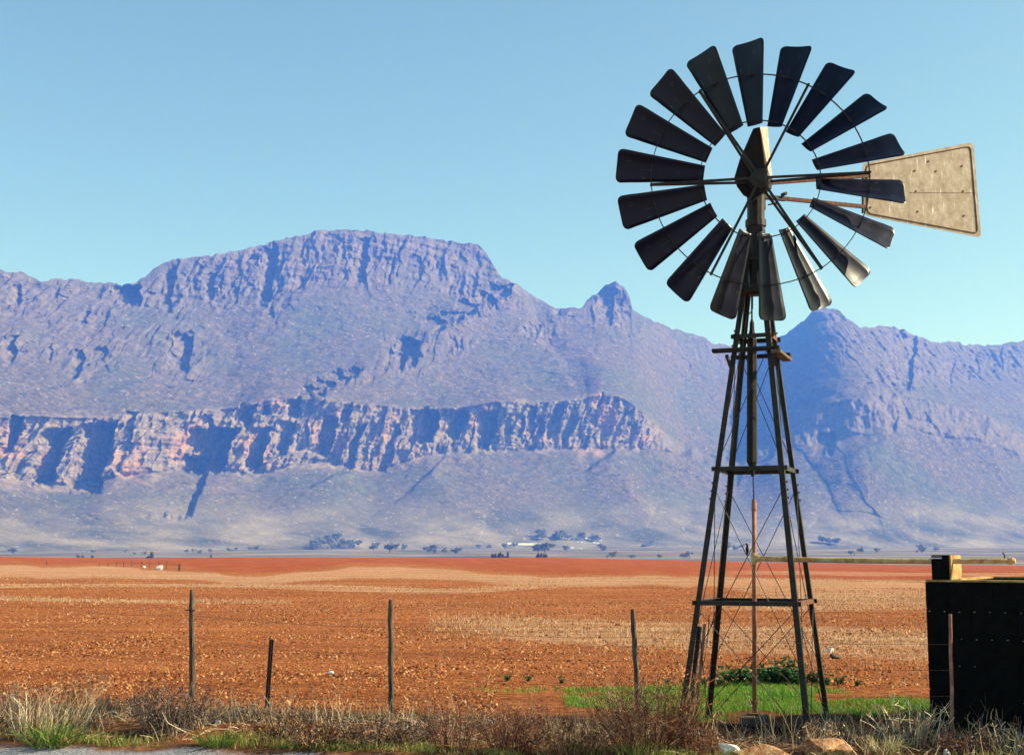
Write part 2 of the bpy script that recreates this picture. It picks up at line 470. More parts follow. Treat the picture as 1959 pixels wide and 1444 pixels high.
# ------------------------------------------------------------------ mountains
SKY = [(-300, 540), (-60, 508), (0, 515), (40, 520), (75, 537), (100, 533), (150, 536), (190, 541), (215, 539), (232, 546), (262, 541), (285, 523), (305, 509), (335, 497), (400, 489), (440, 480), (500, 469), (560, 454), (600, 443), (650, 438), (700, 440), (750, 447), (800, 452), (860, 462), (912, 467), (930, 486), (945, 510), (958, 530), (985, 541), (1005, 555), (1030, 571), (1062, 592), (1090, 588), (1112, 590), (1122, 577), (1140, 563), (1156, 548), (1175, 539), (1193, 547), (1205, 568), (1210, 594), (1240, 610), (1280, 628), (1330, 643), (1350, 646), (1362, 655), (1385, 659), (1420, 664), (1470, 655), (1500, 640), (1540, 611), (1558, 593), (1575, 587), (1605, 592), (1622, 610), (1642, 626), (1700, 624), (1728, 631), (1760, 645), (1798, 658), (1815, 654), (1850, 658), (1900, 659), (1940, 655), (1975, 648), (2300, 660)]
CT = [(-300, 800), (0, 800), (60, 797), (150, 800), (210, 800), (250, 790), (350, 786), (440, 782), (480, 774), (500, 768), (560, 764), (640, 767), (700, 772), (760, 778), (830, 783), (900, 780), (950, 768), (1020, 770), (1100, 765), (1140, 752), (1180, 756), (1220, 780), (1260, 818), (1300, 850), (1400, 880), (1500, 800), (1580, 770), (1700, 752), (1800, 770), (1900, 800), (1990, 850), (2300, 870)]
CB = [(-300, 915), (0, 912), (90, 928), (150, 926), (210, 910), (300, 905), (370, 890), (450, 902), (500, 908), (560, 892), (640, 880), (700, 906), (760, 888), (820, 868), (900, 862), (1000, 864), (1100, 860), (1170, 862), (1250, 858), (1300, 868), (1400, 900), (1500, 855), (1580, 850), (1700, 812), (1800, 835), (1900, 850), (1990, 890), (2300, 900)]
ALC = [(8, 36, 798, 866, 60), (68, 116, 822, 925, 80), (140, 208, 806, 940, 95), (232, 262, 785, 806, 30), (270, 384, 872, 990, 52), (346, 442, 818, 902, 110),
       (448, 484, 776, 816, 60), (470, 506, 822, 906, 50), (503, 520, 770, 796, 35), (522, 558, 806, 868, 45), (545, 572, 762, 802, 50), (604, 614, 764, 788, 22),
       (610, 640, 798, 872, 55), (653, 669, 774, 806, 35), (666, 686, 812, 898, 45), (728, 752, 812, 905, 25), (776, 834, 784, 850, 80), (840, 888, 784, 838, 70), (900, 944, 786, 862, 75),
       (988, 1002, 800, 842, 30), (1006, 1022, 776, 846, 40), (1018, 1038, 795, 846, 30), (1056, 1076, 770, 806, 28), (1146, 1154, 750, 786, 24), (1098, 1122, 838, 862, 25), (764, 772, 808, 866, 16),
       (496, 522, 470, 585, 70), (528, 542, 528, 562, 35), (566, 576, 530, 555, 22), (676, 702, 458, 540, 50), (738, 750, 500, 545, 28), (312, 328, 512, 596, 40), (370, 378, 518, 555, 20), (396, 410, 520, 575, 35), (418, 426, 535, 565, 18),
       (18, 36, 544, 582, 40), (100, 112, 552, 575, 20), (212, 270, 546, 584, 90), (318, 364, 638, 712, 70), (172, 202, 662, 692, 40), (136, 156, 668, 728, 45), (2, 30, 640, 688, 45), (84, 96, 655, 690, 20), (150, 166, 598, 622, 30),
       (758, 798, 648, 700, 60), (856, 876, 650, 678, 30), (1696, 1748, 636, 752, 120), (1860, 1874, 670, 720, 30), (1905, 1918, 668, 715, 30), (1800, 1822, 690, 740, 40), (1000, 1030, 620, 650, 30), (1140, 1172, 548, 622, 55), (1846, 1858, 700, 738, 30), (1520, 1560, 760, 800, 45), (1560, 1600, 830, 870, 40), (1690, 1712, 800, 830, 30), (1060, 1078, 590, 606, 30)]
# spurs: (polyline from top to foot, height, shaded-side width, lit-side width)
SPUR = [([(985, 546), (930, 580), (850, 625), (765, 685), (690, 716), (600, 748)], 120, 24, 150),
        ([(1585, 590), (1600, 640), (1630, 690), (1650, 740)], 110, 60, 160),
        ([(1680, 725), (1620, 742), (1560, 765), (1500, 800)], 90, 22, 200),
        ([(1705, 640), (1720, 690), (1730, 730)], 70, 20, 120),
        ([(1060, 595), (1090, 660), (1160, 740), (1260, 800), (1330, 880)], 70, 70, 150),
        ([(1170, 870), (1200, 930), (1260, 985)], 55, 60, 24),
        ([(820, 900), (860, 950), (930, 1000)], 45, 80, 26),
        ([(1460, 880), (1500, 930), (1560, 990)], 60, 60, 60),
        ([(1175, 542), (1172, 600), (1190, 660)], 60, 60, 50),
        ([(640, 905), (660, 950), (700, 1000)], 30, 90, 60),
        ([(1640, 860), (1660, 920), (1650, 985)], 45, 60, 80),
        ([(220, 905), (200, 950), (190, 1000)], 35, 60, 80)]

def worley(x, y):
    """one flat value per irregular block: jointed rock"""
    xi = np.floor(x).astype(np.int64); yi = np.floor(y).astype(np.int64)
    best = np.full(x.shape, 9.0); val = np.zeros(x.shape)
    for i in (-1, 0, 1):
        for j in (-1, 0, 1):
            a = xi + i; b = yi + j
            px_ = a + _perm[a & 255, b & 255]; py_ = b + _perm[(a + 91) & 255, (b + 37) & 255]
            d = (px_ - x) ** 2 + (py_ - y) ** 2; m = d < best
            best = np.where(m, d, best); val = np.where(m, _perm[(a + 13) & 255, (b + 151) & 255], val)
    return val * 2 - 1

def seg_dist(U, Vv, pts):
    best = np.full(U.shape, 1e9); sign = np.zeros(U.shape); along = np.zeros(U.shape)
    tot = sum(math.dist(a, b) for a, b in zip(pts, pts[1:])); run = 0
    for (ax, ay), (bx, by) in zip(pts, pts[1:]):
        L = math.dist((ax, ay), (bx, by)); ex, ey = (bx - ax) / L, (by - ay) / L
        t = np.clip((U - ax) * ex + (Vv - ay) * ey, 0, L)
        dx, dy = U - (ax + ex * t), Vv - (ay + ey * t)
        d = np.hypot(dx, dy); s = np.sign(ex * dy - ey * dx)      # + = to the left going down the page
        m = d < best
        best = np.where(m, d, best); sign = np.where(m, s, sign); along = np.where(m, (run + t) / tot, along)
        run += L
    return best, sign, along

def build_mountain():
    nu, nv = 1520, 500
    u = np.linspace(-170, 2130, nu)
    sky_y = np.interp(u, *zip(*SKY)); ct = np.interp(u, *zip(*CT)); cb = np.interp(u, *zip(*CB))
    def soft(a, w):
        k = np.exp(-0.5 * (np.arange(-3 * w, 3 * w + 1) / w) ** 2); k /= k.sum()
        return np.convolve(np.pad(a, 3 * w, mode='edge'), k, mode='valid')
    sky_s = soft(sky_y, 44); ct = soft(ct, 9); cb = soft(cb, 16)
    sky_y = sky_y + (2.2 * fbm(u / 9, u * 0 + 3, 4) + 1.5 * fbm(u / 28, u * 0 + 8, 2))
    t = np.linspace(0, 1, nv)[:, None]
    foot = 1056.0
    Vv = foot + (sky_y[None, :] - foot) * t
    U = np.repeat(u[None, :], nv, 0)
    cliff_on = np.interp(u, [-300, 1230, 1310, 1480, 1560, 1990, 2300], [1, 1, 0.12, 0.12, 0.35, 0.3, 0.3])[None, :]
    # distance as a share of the foot distance
    span1 = foot - cb; span2 = cb - ct; span3 = ct - sky_s
    Vt = Vv; Vv = Vv + 7 * fbm(U / 24, Vv / 30, 3)
    q1 = np.clip((foot - Vv) / span1, 0, 1); q2 = np.clip((cb - Vv) / span2, 0, 1); q3 = np.clip((ct - Vv) / span3, 0, 1)
    Vv = Vt; q1 = np.clip((foot - Vv) / span1, 0, 1); q3 = np.clip((ct - Vv) / span3, 0, 1)
    f = 1.0 + 0.24 * q1 ** 0.62
    f = f + (0.075 - 0.062 * cliff_on) * q2
    bench = sstep((u - 180) / 250) * (1 - sstep((u - 930) / 160))
    f = f + 0.26 * (q3 + (0.10 * bench)[None, :] * np.sin(np.pi * q3))
    tilt = 1 + 0.225 * (U - 980) / 980
    D = 3300.0 * f * tilt
    hi = sstep((1010 - Vv) / 120)
    D = D + 300 * np.exp(-np.abs((U - 1440 + (Vv - 700) * 0.10) / 75) ** 1.5) * hi * sstep((Vv - 560) / 60) * (1 - 0.75 * sstep((Vv - 740) / 160))
    D = D - 230 * np.exp(-((U - 1630) / 95) ** 2) * sstep((Vv - 580) / 60) * (1 - 0.8 * sstep((Vv - 690) / 130))
    D = D - 80 * np.exp(-((U - 1700) / 170) ** 2) * sstep((Vv - 700) / 80) * hi
    D = D + 260 * sstep((U - 1700) / 200) * sstep((760 - Vv) / 40)
    D0s = D.copy()
    for pts, amp, wl_, wr_ in SPUR:
        d, s, al = seg_dist(U + 13 * fbm(U / 55, Vv / 45, 3), Vv + 10 * fbm(U / 50 + 20, Vv / 45, 3), pts)
        w = np.where(s > 0, wl_, wr_)
        prof = np.exp(-(d / w) ** 1.25) * sstep(al / 0.06 + 0.25) * np.maximum(1 - al, 0.0) ** 0.45
        D = D - amp * prof
    wobx = 5 * fbm(U / 16, Vv / 16, 3); woby = 6 * fbm(U / 14 + 40, Vv / 14, 3)
    for x0, x1, y0, y1, dep in ALC:
        uu = U + wobx + (Vv - (y0 + y1) / 2) * (0.30 if y0 > 740 else 0.12)
        a = np.clip((uu - x0) / (x1 - x0), 0, 1)
        inside = sstep((x1 - uu) / 2.5 + 0.5) * a ** (0.45 if y1 < 980 else 1.5)
        vw = sstep((Vv + woby - y0) / 8 + 0.3) * sstep((y1 - Vv + woby) / 14 + 0.3)
        D = D + (1.25 if y0 > 740 else 0.9) * dep * inside * vw
    # shaded flank of the long spur: rock steps added along its crest to cast that shade
    st = np.zeros(U.shape)
    for (xa, ya), (xb, yb_), n, dep, wd in (((986, 548), (838, 628), 5, 75, 50), ((800, 650), (764, 700), 2, 70, 40), ((694, 708), (604, 750), 4, 55, 44)):
        for k in range(n):
            x1 = xa + (xb - xa) * (k + 0.35) / n; y0 = ya + (yb_ - ya) * k / n - 3; y1 = ya + (yb_ - ya) * (k + 1) / n + 5
            uu = U + 1.3 * wobx + (Vv - (y0 + y1) / 2) * 0.25
            a = np.clip((uu - x1 + wd) / wd, 0, 1)
            st = np.maximum(st, dep * sstep((x1 - uu) / 2.5 + 0.5) * a ** 0.5 * sstep((Vv + woby - y0) / 7 + 0.3) * sstep((y1 - Vv + woby) / 8 + 0.3))
    D = D + st
    d0 = np.stack([(U - 979.5) / FPX, CP - (722 - Vv) / FPX * SP, SP + (722 - Vv) / FPX * CP], -1)
    X = d0[..., 0] / d0[..., 1] * D; Z = EYE + d0[..., 2] / d0[..., 1] * D
    # relief in metres; S runs along the slope so features keep their shape on gentle ground
    S = np.concatenate([np.zeros((1, nu)), np.cumsum(np.hypot(np.diff(D0s, axis=0), np.diff(Z, axis=0)), 0)], 0)
    cl = sstep((cb[None, :] - Vv) / 9 + 0.4) * sstep((Vv - ct[None, :]) / 6 + 0.4) * cliff_on
    up = bench[None, :] * sstep((q3 - 0.66) / 0.08) * (0.75 + 0.25 * vnoise(X / 120, Z / 60))
    up = np.maximum(up, 0.85 * np.exp(-((U - 1175) / 34) ** 4) * sstep((640 - Vv) / 20))
    up = np.maximum(up, 0.6 * sstep((U - 1540) / 40) * sstep((q3 - 0.35) / 0.2))
    up = np.maximum(up, 0.55 * (1 - sstep((u - 210) / 60))[None, :] * sstep((q3 - 0.62) / 0.12))
    d, sg, al = seg_dist(U, Vv, SPUR[0][0])
    up = np.maximum(up, 0.8 * np.exp(-(d / np.where(sg > 0, 8, 26)) ** 2) * (1 - al) ** 0.4)
    for x0, x1, y0, y1, dep in ALC:
        if y0 < 740:
            g = np.exp(-np.abs((U - (x0 + x1) / 2 - 6) / ((x1 - x0) * 1.1 + 10)) ** 2.5 - np.abs((Vv - (y0 + y1) / 2) / ((y1 - y0) * 0.7 + 6)) ** 2.5)
            up = np.maximum(up, 0.8 * g)
    mid = 0.45 * sstep(fbm(X / 240 + 7, Z / 90, 3) * 2.6 - 1.0) * sstep((q3 - 0.12) / 0.1)
    rock = np.clip(np.maximum(np.maximum(cl, up), mid), 0, 1)
    xr = X + 7 * vnoise(X / 40, Z / 33) - np.where(Vv > 740, 0.32, 0.10) * Z; ribs = 1 - np.abs(fbm(xr / 34, Z / 130, 3)); ribs2 = 1 - np.abs(fbm(xr / 12 + 9, Z / 34, 3))
    xs = 0.8 * X + 0.6 * S; zs = 0.8 * S - 0.6 * X
    ledge = fbm(X / 70, Z / 11, 3); blk = fbm(X / 11, Z / 11, 3); blk2 = fbm(xs / 11, zs / 11, 3)
    dn = rock * (-16 * (ribs - 0.6) + 15 * worley(xr / 30, Z / 85) + 7.5 * worley(xr / 11 + 31, Z / 24) + 4.5 * ledge + 2.5 * blk)
    dn = dn + (1 - rock) * (22 * fbm(xs / 260 + 2, zs / 210, 3) + 4.5 * fbm(xs / 52, zs / 44, 3) + 2.0 * fbm(xs / 22, zs / 19, 2) + 2.2 * blk2 + 13 * np.maximum(0.45 - np.abs(fbm((X + 30 * vnoise(X / 150, S / 160)) / 150, S / 620, 3)), 0)) * (0.04 + 0.96 * q1 ** 1.3)
    bed = (Z + 16 * vnoise(X / 260, Z / 200) + 0.06 * X) / 31; bed = np.abs((bed % 1) - 0.35) 
    dn = dn + (0.35 + 0.65 * rock) * 9 * (bed - 0.3) * sstep((q3 - 0.02) / 0.1)
    dn = dn * sstep(t / 0.05) * (0.35 + 0.65 * sstep((1 - t) / 0.03))
    D = D + dn
    Yv = D; X = d0[..., 0] / d0[..., 1] * (D - 0.75 * dn)
    Z = EYE + d0[..., 2] / d0[..., 1] * (D - 0.75 * dn) + (1 - rock) * 0.9 * blk2 * q1
    # back side, falling away behind the skyline
    rows = [np.stack([X, Yv, Z], -1)]
    for k, (dd, dz) in enumerate(((60, 8), (240, 120), (900, 900), (1100, 1700))):
        rows.append(np.stack([X[-1:] * 1.0, Yv[-1:] + dd, np.maximum(Z[-1:] - dz, -12)], -1))
    front = np.stack([X[:1], Yv[:1] - 40, Z[:1] * 0 - 14], -1)
    G = np.concatenate([front] + rows, 0)
    nr = G.shape[0]
    rk = np.concatenate([rock[:1]] + [rock] + [rock[-1:]] * 4, 0)
    lowm = sstep((Vv - 925) / 110); lowm = np.concatenate([lowm[:1], lowm] + [lowm[-1:]] * 4, 0)
    clc = cliff_on * sstep((cb[None, :] - Vv) / 30 + 0.62 + 0.5 * fbm(X / 30, Z / 22, 3)) * sstep((Vv - ct[None, :]) / 14 + 0.5 + 0.5 * fbm(X / 26 + 5, Z / 20, 3))
    clm = np.concatenate([clc[:1], clc] + [clc[-1:]] * 4, 0)
    i = np.arange(nr * nu).reshape(nr, nu)
    Q = np.stack([i[:-1, :-1], i[:-1, 1:], i[1:, 1:], i[1:, :-1]], -1).reshape(-1, 4)
    me = np_mesh('mountain', G.reshape(-1, 3), quads=Q, attrs=dict(rock=rk, low=lowm, cliff=clm))
    m, nt, b = mat('sandstone_and_scrub')
    at = lambda n: node(nt, 'ShaderNodeAttribute', attribute_name=n).outputs['Fac']
    tc = node(nt, 'ShaderNodeTexCoord').outputs['Object']
    def nz(s, d=6, ro=0.65, st=None):
        v = tc
        if st:
            mp = node(nt, 'ShaderNodeMapping'); mp.inputs['Scale'].default_value = st; nt.links.new(tc, mp.inputs[0]); v = mp.outputs[0]
        n = node(nt, 'ShaderNodeTexNoise', Scale=s, Detail=d, Roughness=ro); nt.links.new(v, n.inputs['Vector']); return n.outputs[0]
    scrub = ramp(nt, nz(0.050, 8, 0.8), [(0.34, (0.035, 0.032, 0.026)), (0.50, (0.105, 0.082, 0.066)), (0.64, (0.19, 0.145, 0.115))]).outputs[0]
    stone = ramp(nt, nz(0.085, 3, 0.85), [(0.60, (0, 0, 0)), (0.68, (1, 1, 1))]).outputs[0]
    bush = ramp(nt, nz(0.11, 2, 0.7), [(0.34, (1, 1, 1)), (0.42, (0, 0, 0))]).outputs[0]
    scrub = mixc(nt, bush, scrub, (0.022, 0.026, 0.018))
    green = ramp(nt, nz(0.0035, 5, 0.6), [(0.45, (0, 0, 0)), (0.62, (0.75,) * 3)]).outputs[0]
    scrub = mixc(nt, green, scrub, ramp(nt, nz(0.04, 7, 0.75), [(0.36, (0.028, 0.036, 0.024)), (0.60, (0.10, 0.105, 0.07))]).outputs[0])
    scrub = mixc(nt, stone, scrub, (0.36, 0.30, 0.25))
    rockc = ramp(nt, nz(0.045, 8, 0.75, (1, 1, 0.8)), [(0.34, (0.055, 0.043, 0.036)), (0.46, (0.155, 0.12, 0.096)), (0.60, (0.26, 0.205, 0.165)), (0.74, (0.36, 0.29, 0.245))]).outputs[0]
    pink = ramp(nt, nz(0.009, 4, 0.55), [(0.52, (0, 0, 0)), (0.62, (1, 1, 1))]).outputs[0]
    pk = node(nt, 'ShaderNodeMath', operation='MULTIPLY'); nt.links.new(pink, pk.inputs[0]); nt.links.new(at('cliff'), pk.inputs[1])
    rockc = mixc(nt, pk.outputs[0], rockc, mixc(nt, 0.45, rockc, (0.42, 0.205, 0.14)))
    up = ramp(nt, nz(0.030, 8, 0.75), [(0.34, (0.055, 0.043, 0.037)), (0.52, (0.14, 0.108, 0.09)), (0.66, (0.25, 0.195, 0.165))]).outputs[0]
    c = mixc(nt, at('rock'), scrub, up)
    c = mixc(nt, at('cliff'), c, rockc)
    lowc = ramp(nt, nz(0.006, 6, 0.6), [(0.36, (0.06, 0.062, 0.046)), (0.50, (0.15, 0.128, 0.098)), (0.68, (0.28, 0.235, 0.17))]).outputs[0]  # paler low slopes: the low haze is painted into their colour
    lowc = mixc(nt, stone, lowc, (0.40, 0.35, 0.30))
    c = mixc(nt, at('low'), c, lowc)
    nt.links.new(c, b.inputs['Base Color'])
    b.inputs['Roughness'].default_value = 0.95; b.inputs['Specular IOR Level'].default_value = 0.02
    bp = node(nt, 'ShaderNodeBump', Strength=0.6, Distance=4.0)
    nt.links.new(nz(0.12, 5, 0.75), bp.inputs['Height']); nt.links.new(bp.outputs[0], b.inputs['Normal'])
    tag(link('mountain', me, m), kind='structure')
build_mountain()

# ------------------------------------------------------------------ haze: one even body of air round everything
def build_haze():
    mb = MB(); x, y0, y1, z0, z1 = 6200, -300, 7600, -40, 1260
    mb.box(((0), (y0 + y1) / 2, (z0 + z1) / 2), (x, 0, 0), (0, (y1 - y0) / 2, 0), (0, 0, (z1 - z0) / 2))
    m = bpy.data.materials.new('blue_air'); m.use_nodes = True
    nt = m.node_tree; nt.nodes.remove(nt.nodes['Principled BSDF'])
    v = nt.nodes.new('ShaderNodeVolumePrincipled')
    v.inputs['Color'].default_value = (0.070, 0.215, 1.0, 1)
    v.inputs['Absorption Color'].default_value = (1, 1, 1, 1)
    v.inputs['Density'].default_value = HAZE
    v.inputs['Anisotropy'].default_value = 0.0
    nt.links.new(v.outputs[0], nt.nodes['Material Output'].inputs['Volume'])
    tag(mb.build('haze', m), kind='stuff')
HAZE = 1.55e-4
build_haze()

# ------------------------------------------------------------------ the windpump
TX = P(1445, 1380, 15.6).x
TY = 15.6
TZ = gz(TX, TY) - 0.02
ROT = R(21)
ex = Vector((math.cos(ROT), -math.sin(ROT), 0)); ey = Vector((math.sin(ROT), math.cos(ROT), 0)); ez = Vector((0, 0, 1))
T0 = Vector((TX, TY, TZ))
HALF0, HSLOPE = 0.735, 0.1165
def half(z): return HALF0 - HSLOPE * z
_top = P(1446, 420, TY)
LEAN = (_top.x - TX) / (_top.z - TZ)          # the old tower stands a little out of plumb
def axis(z): return T0 + Vector((LEAN * z, 0, z))
def tp(sx, sy, z, grow=0.0):
    h = half(z) + grow
    return axis(z) + ex * (sx * h) + ey * (sy * h)

def blade_mesh():
    """one cambered sail with rounded tip corners, built along +r at the hub origin of an unrotated wheel"""
    nr, nc = 20, 9
    r0, r1 = 0.640, 1.650
    w0, w1 = 0.195, 0.430
    pitch = R(34)
    rs = list(np.linspace(r0, r1 - 0.07, 12)) + list(r1 - 0.07 + 0.07 * np.sin(np.linspace(0, math.pi / 2, 7)[1:]))
    rs = [r0, r0 + 0.012] + rs[1:]
    vs = []
    for r_ in rs:
        w = w0 + (w1 - w0) * (r_ - r0) / (r1 - r0)
        k = max(0.0, (r_ - (r1 - 0.07)) / 0.07)
        hw = w / 2 - 0.075 * (1 - math.sqrt(max(0.0, 1 - k * k)))
        lift = 0.010 * math.exp(-((r_ - 1.49) / 0.012) ** 2)
        for j in range(nc):
            s = -1 + 2 * j / (nc - 1)
            c = s * hw; sag = 0.085 * w * (1 - (s * hw / (w / 2)) ** 2)       # concave towards the wind
            # chord: clockwise edge forward (-y), anticlockwise edge back
            x = -c * math.cos(pitch) + sag * -math.sin(pitch) * -1
            y = c * math.sin(pitch) + (sag - lift) * math.cos(pitch)
            vs.append((x, y, r_))
    n = len(rs)
    fs = [(i * nc + j, i * nc + j + 1, (i + 1) * nc + j + 1, (i + 1) * nc + j) for i in range(n - 1) for j in range(nc - 1)]
    me = bpy.data.meshes.new('sail_blade'); me.from_pydata(vs, [], fs); me.update()
    me.polygons.foreach_set('use_smooth', [True] * len(me.polygons))
    return me

def build_windpump():
    root = empty('windpump', T0, 'tall steel farm windpump with dark round sail wheel on a four-legged lattice tower', 'windpump')
    S, RU, RD = M['steel_dark'], M['steel_rust'], M['rod']
    TOP = 5.80
    for sx in (-1, 1):
        for sy in (-1, 1):
            mb = MB()
            a, b = tp(sx, sy, -0.15), tp(sx, sy, TOP)
            mb.angle(a, b, ex * -sx, ey * -sy, 0.062, 0.007)
            # lap joints with bolt heads
            for zj in (2.72, 4.48):
                c = tp(sx, sy, zj); dd = (b - a).normalized()
                mb.box(c + ex * (-sx * 0.03) - ey * (-sy * 0.006), ex * 0.028, ey * 0.004, dd * 0.13)
                for k in (-0.09, 0, 0.09):
                    p = c + dd * k + ex * (-sx * 0.03)
                    mb.tube([p - ey * (-sy) * 0.006, p - ey * (-sy) * 0.022], 0.010, 6)
                    p = c + dd * k + ey * (-sy * 0.03)
                    mb.tube([p - ex * (-sx) * 0.002, p - ex * (-sx) * 0.020], 0.010, 6)
            mb.build('leg', S, root)
    levels = [1.50, 2.99, 4.52]
    for k, z in enumerate(levels + [4.20]):
        if k == 3: continue
        for side in range(4):
            c0, c1 = [((-1, -1), (1, -1)), ((1, -1), (1, 1)), ((1, 1), (-1, 1)), ((-1, 1), (-1, -1))][side]
            a, b = tp(*c0, z, 0.010), tp(*c1, z, 0.010)
            outw = ((a + b) / 2 - axis(z)).normalized()
            mb = MB(); mb.angle(a - (b - a).normalized() * 0.03, b + (b - a).normalized() * 0.03, -outw, -ez, 0.05, 0.006)
            o = mb.build('girt', RU if (side == 1 and k != 1) else S, root)
    # diagonal tie rods, crossed in every bay and face
    bays = [(0.05, 1.42), (0.74, 2.76), (3.05, 4.40)]
    for z0, z1 in bays:
        for side in range(4):
            c0, c1 = [((-1, -1), (1, -1)), ((1, -1), (1, 1)), ((1, 1), (-1, 1)), ((-1, 1), (-1, -1))][side]
            for (p, q) in ((c0, c1), (c1, c0)):
                a, b = tp(*p, z0, -0.02), tp(*q, z1, -0.02)
                nrm = (ey if side in (0, 2) else ex) * (0.008 if p == c0 else -0.008)
                MB().tube([a + nrm, b + nrm], 0.0048, 5).build('brace_rod', RD, root)
    # platform planks near the top
    zp = 4.325
    def plank(a, b, w, h, mt, up=(0, 0, 1)):
        MB().bar(a, b, w, h, up).build('platform_plank', mt, root, bevel=0.004)
    h = half(zp) + 0.07
    c = axis(zp)
    plank(c - ey * h - ex * (h + 0.14), c - ey * h + ex * (h + 0.03), 0.10, 0.042, M['oldwood'])
    plank(c + ey * h - ex * (h + 0.05), c + ey * h + ex * (h + 0.05), 0.10, 0.04, M['oldwood'])
    plank(c + ex * h - ey * (h + 0.10) - ez * 0.05, c + ex * h + ey * (h + 0.06) - ez * 0.05, 0.11, 0.036, M['plank'])  # sunny-side plank: sunlight painted in as paler timber
    for sx in (-1, 1):
        MB().bar(c - ey * (h) + ex * (sx * (h - 0.02)) - ez * 0.05, c - ey * (h - 0.06) + ex * (sx * (h - 0.06)) - ez * 0.20, 0.03, 0.03).build('bracket', S, root)
    # furling lever and its wire on the left side
    a = tp(-1, -0.35, 1.20); b = tp(-1, -0.25, -0.02)
    MB().bar(a, b, 0.05, 0.045, ex).build('furl_lever', M['oldwood'], root)
    a = tp(-1, 0.05, 1.22); b = tp(-0.98, 0.1, 0.20)
    MB().tube([a, b], 0.019, 8).build('furl_winch_tube', M['riser'], root)
    pts = [tp(-1, 0.35, 1.32), tp(-1, 0.45, 1.05), tp(-1, 0.38, 0.8), tp(-1, 0.05, 0.55), tp(-1, -0.1, 0.15)]
    MB().tube(pts, 0.006, 5).build('furl_wire', RD, root)
    # tower head: mast pipe, turntable, gearbox hood
    apex = axis(TOP)
    mb = MB(); mb.tube([axis(5.0), axis(5.3), axis(6.2)], [0.075, 0.098, 0.105], 12); mb.build('mast_pipe', S, root, smooth=False)
    for z, w in ((5.05, 0.165), (5.42, 0.125), (TOP - 0.02, 0.095)):
        MB().box(axis(z), ex * w, ey * w, ez * 0.022).build('head_plate', S, root)
    MB().tube([apex + ez * 0.02, apex + ez * 0.10], 0.122, 14).build('turntable', S, root)
    # wheel
    PSI = R(3.0)
    wn_ = Vector((-math.sin(PSI), -math.cos(PSI), 0))            # towards the wind
    wx = Vector((math.cos(PSI), -math.sin(PSI), 0))
    hub_y = TY - 0.42
    H = P(1454, 342, hub_y)
    back = H - wn_ * 0.42
    # hood: an asymmetric sheet-metal cover behind the hub
    def hp(px, py, dep): return P(px, py, hub_y + dep)
    fr = [(1441, 246), (1454, 243), (1457, 258), (1464, 318), (1472, 342), (1470, 360), (1440, 384), (1422, 374), (1410, 358), (1404, 342), (1415, 305)]
    d0, d1 = 0.16, 0.52
    vs = [hp(x, y, d0) for x, y in fr] + [hp(1454 + (x - 1454) * 1.0 + 6, y + 2, d1) for x, y in fr]
    n = len(fr)
    fs = [list(range(n))[::-1], list(range(n, 2 * n))] + [(i, (i + 1) % n, (i + 1) % n + n, i + n) for i in range(n)]
    hood = MB().add(vs, fs).build('gearbox_hood', M['hood'], root, bevel=0.006)
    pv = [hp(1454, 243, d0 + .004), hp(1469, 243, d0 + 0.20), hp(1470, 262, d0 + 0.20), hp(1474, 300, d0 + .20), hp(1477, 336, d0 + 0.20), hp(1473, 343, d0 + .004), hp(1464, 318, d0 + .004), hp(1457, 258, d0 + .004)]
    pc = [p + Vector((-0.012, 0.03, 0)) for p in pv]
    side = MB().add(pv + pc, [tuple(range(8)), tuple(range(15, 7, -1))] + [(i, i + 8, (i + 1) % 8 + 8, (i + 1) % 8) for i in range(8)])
    o = side.build('hood_side_panel', M['hood_lit'], root); o['label'] = 'side panel of the gearbox hood, painted pale as sunlit'
    MB().tube([H + wn_ * 0.07, H - wn_ * 0.34], 0.030, 10).build('wheel_shaft', S, root)
    hubp = MB()
    hubp.tube([H + wn_ * 0.05, H - wn_ * 0.16], [0.085, 0.085], 14)
    hubp.tube([H + wn_ * 0.065, H + wn_ * 0.02], [0.045, 0.12], 14)
    hubp.tube([H - wn_ * 0.13, H - wn_ * 0.16], 0.12, 14)
    hubp.build('hub', S, root)
    def wp(r_, deg, f=0.0):
        a = R(deg)
        return H + (wx * math.sin(a) + ez * math.cos(a)) * r_ + wn_ * f
    R_OUT, R_IN = 1.245, 0.690
    for k in range(6):
        deg = 27.6 + 60 * k
        tdir = (wx * math.cos(R(deg)) - ez * math.sin(R(deg)))
        mb = MB()
        mb.bar(wp(0.05, deg, 0.04), wp(R_OUT, deg, 0.012), 0.030, 0.012, wn_)
        mb.bar(wp(0.05, deg, -0.15), wp(R_OUT, deg, -0.012), 0.030, 0.012, wn_)
        mb.tube([wp(R_OUT, deg, 0.03), wp(R_OUT, deg, -0.04)], 0.016, 8)
        mb.build('spoke', S, root)
    for nm, rr in (('outer_rim', R_OUT), ('inner_rim', R_IN)):
        mb = MB(); N = 72
        for i in range(N):
            mb.bar(wp(rr, i * 360 / N), wp(rr, (i + 1) * 360 / N), 0.010, 0.022, wn_)
        mb.build(nm, S, root)
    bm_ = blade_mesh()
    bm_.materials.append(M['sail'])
    for k in range(18):
        deg = -3.7 + 20 * k
        a = R(deg)
        xv = wx * math.cos(a) - ez * math.sin(a)      # clockwise tangent
        zv = wx * math.sin(a) + ez * math.cos(a)
        yv = -wn_
        o = bpy.data.objects.new('sail_blade', bm_); COL.objects.link(o); o.parent = root
        # small differences from years of wind
        tw = R(random.uniform(-3.5, 3.5))
        rot = Matrix((xv, yv, zv)).transposed().to_4x4() @ Matrix.Rotation(tw, 4, 'Z')
        o.matrix_basis = Matrix.Translation(H - T0) @ rot
        md = o.modifiers.new('sheet', 'SOLIDIFY'); md.thickness = 0.003
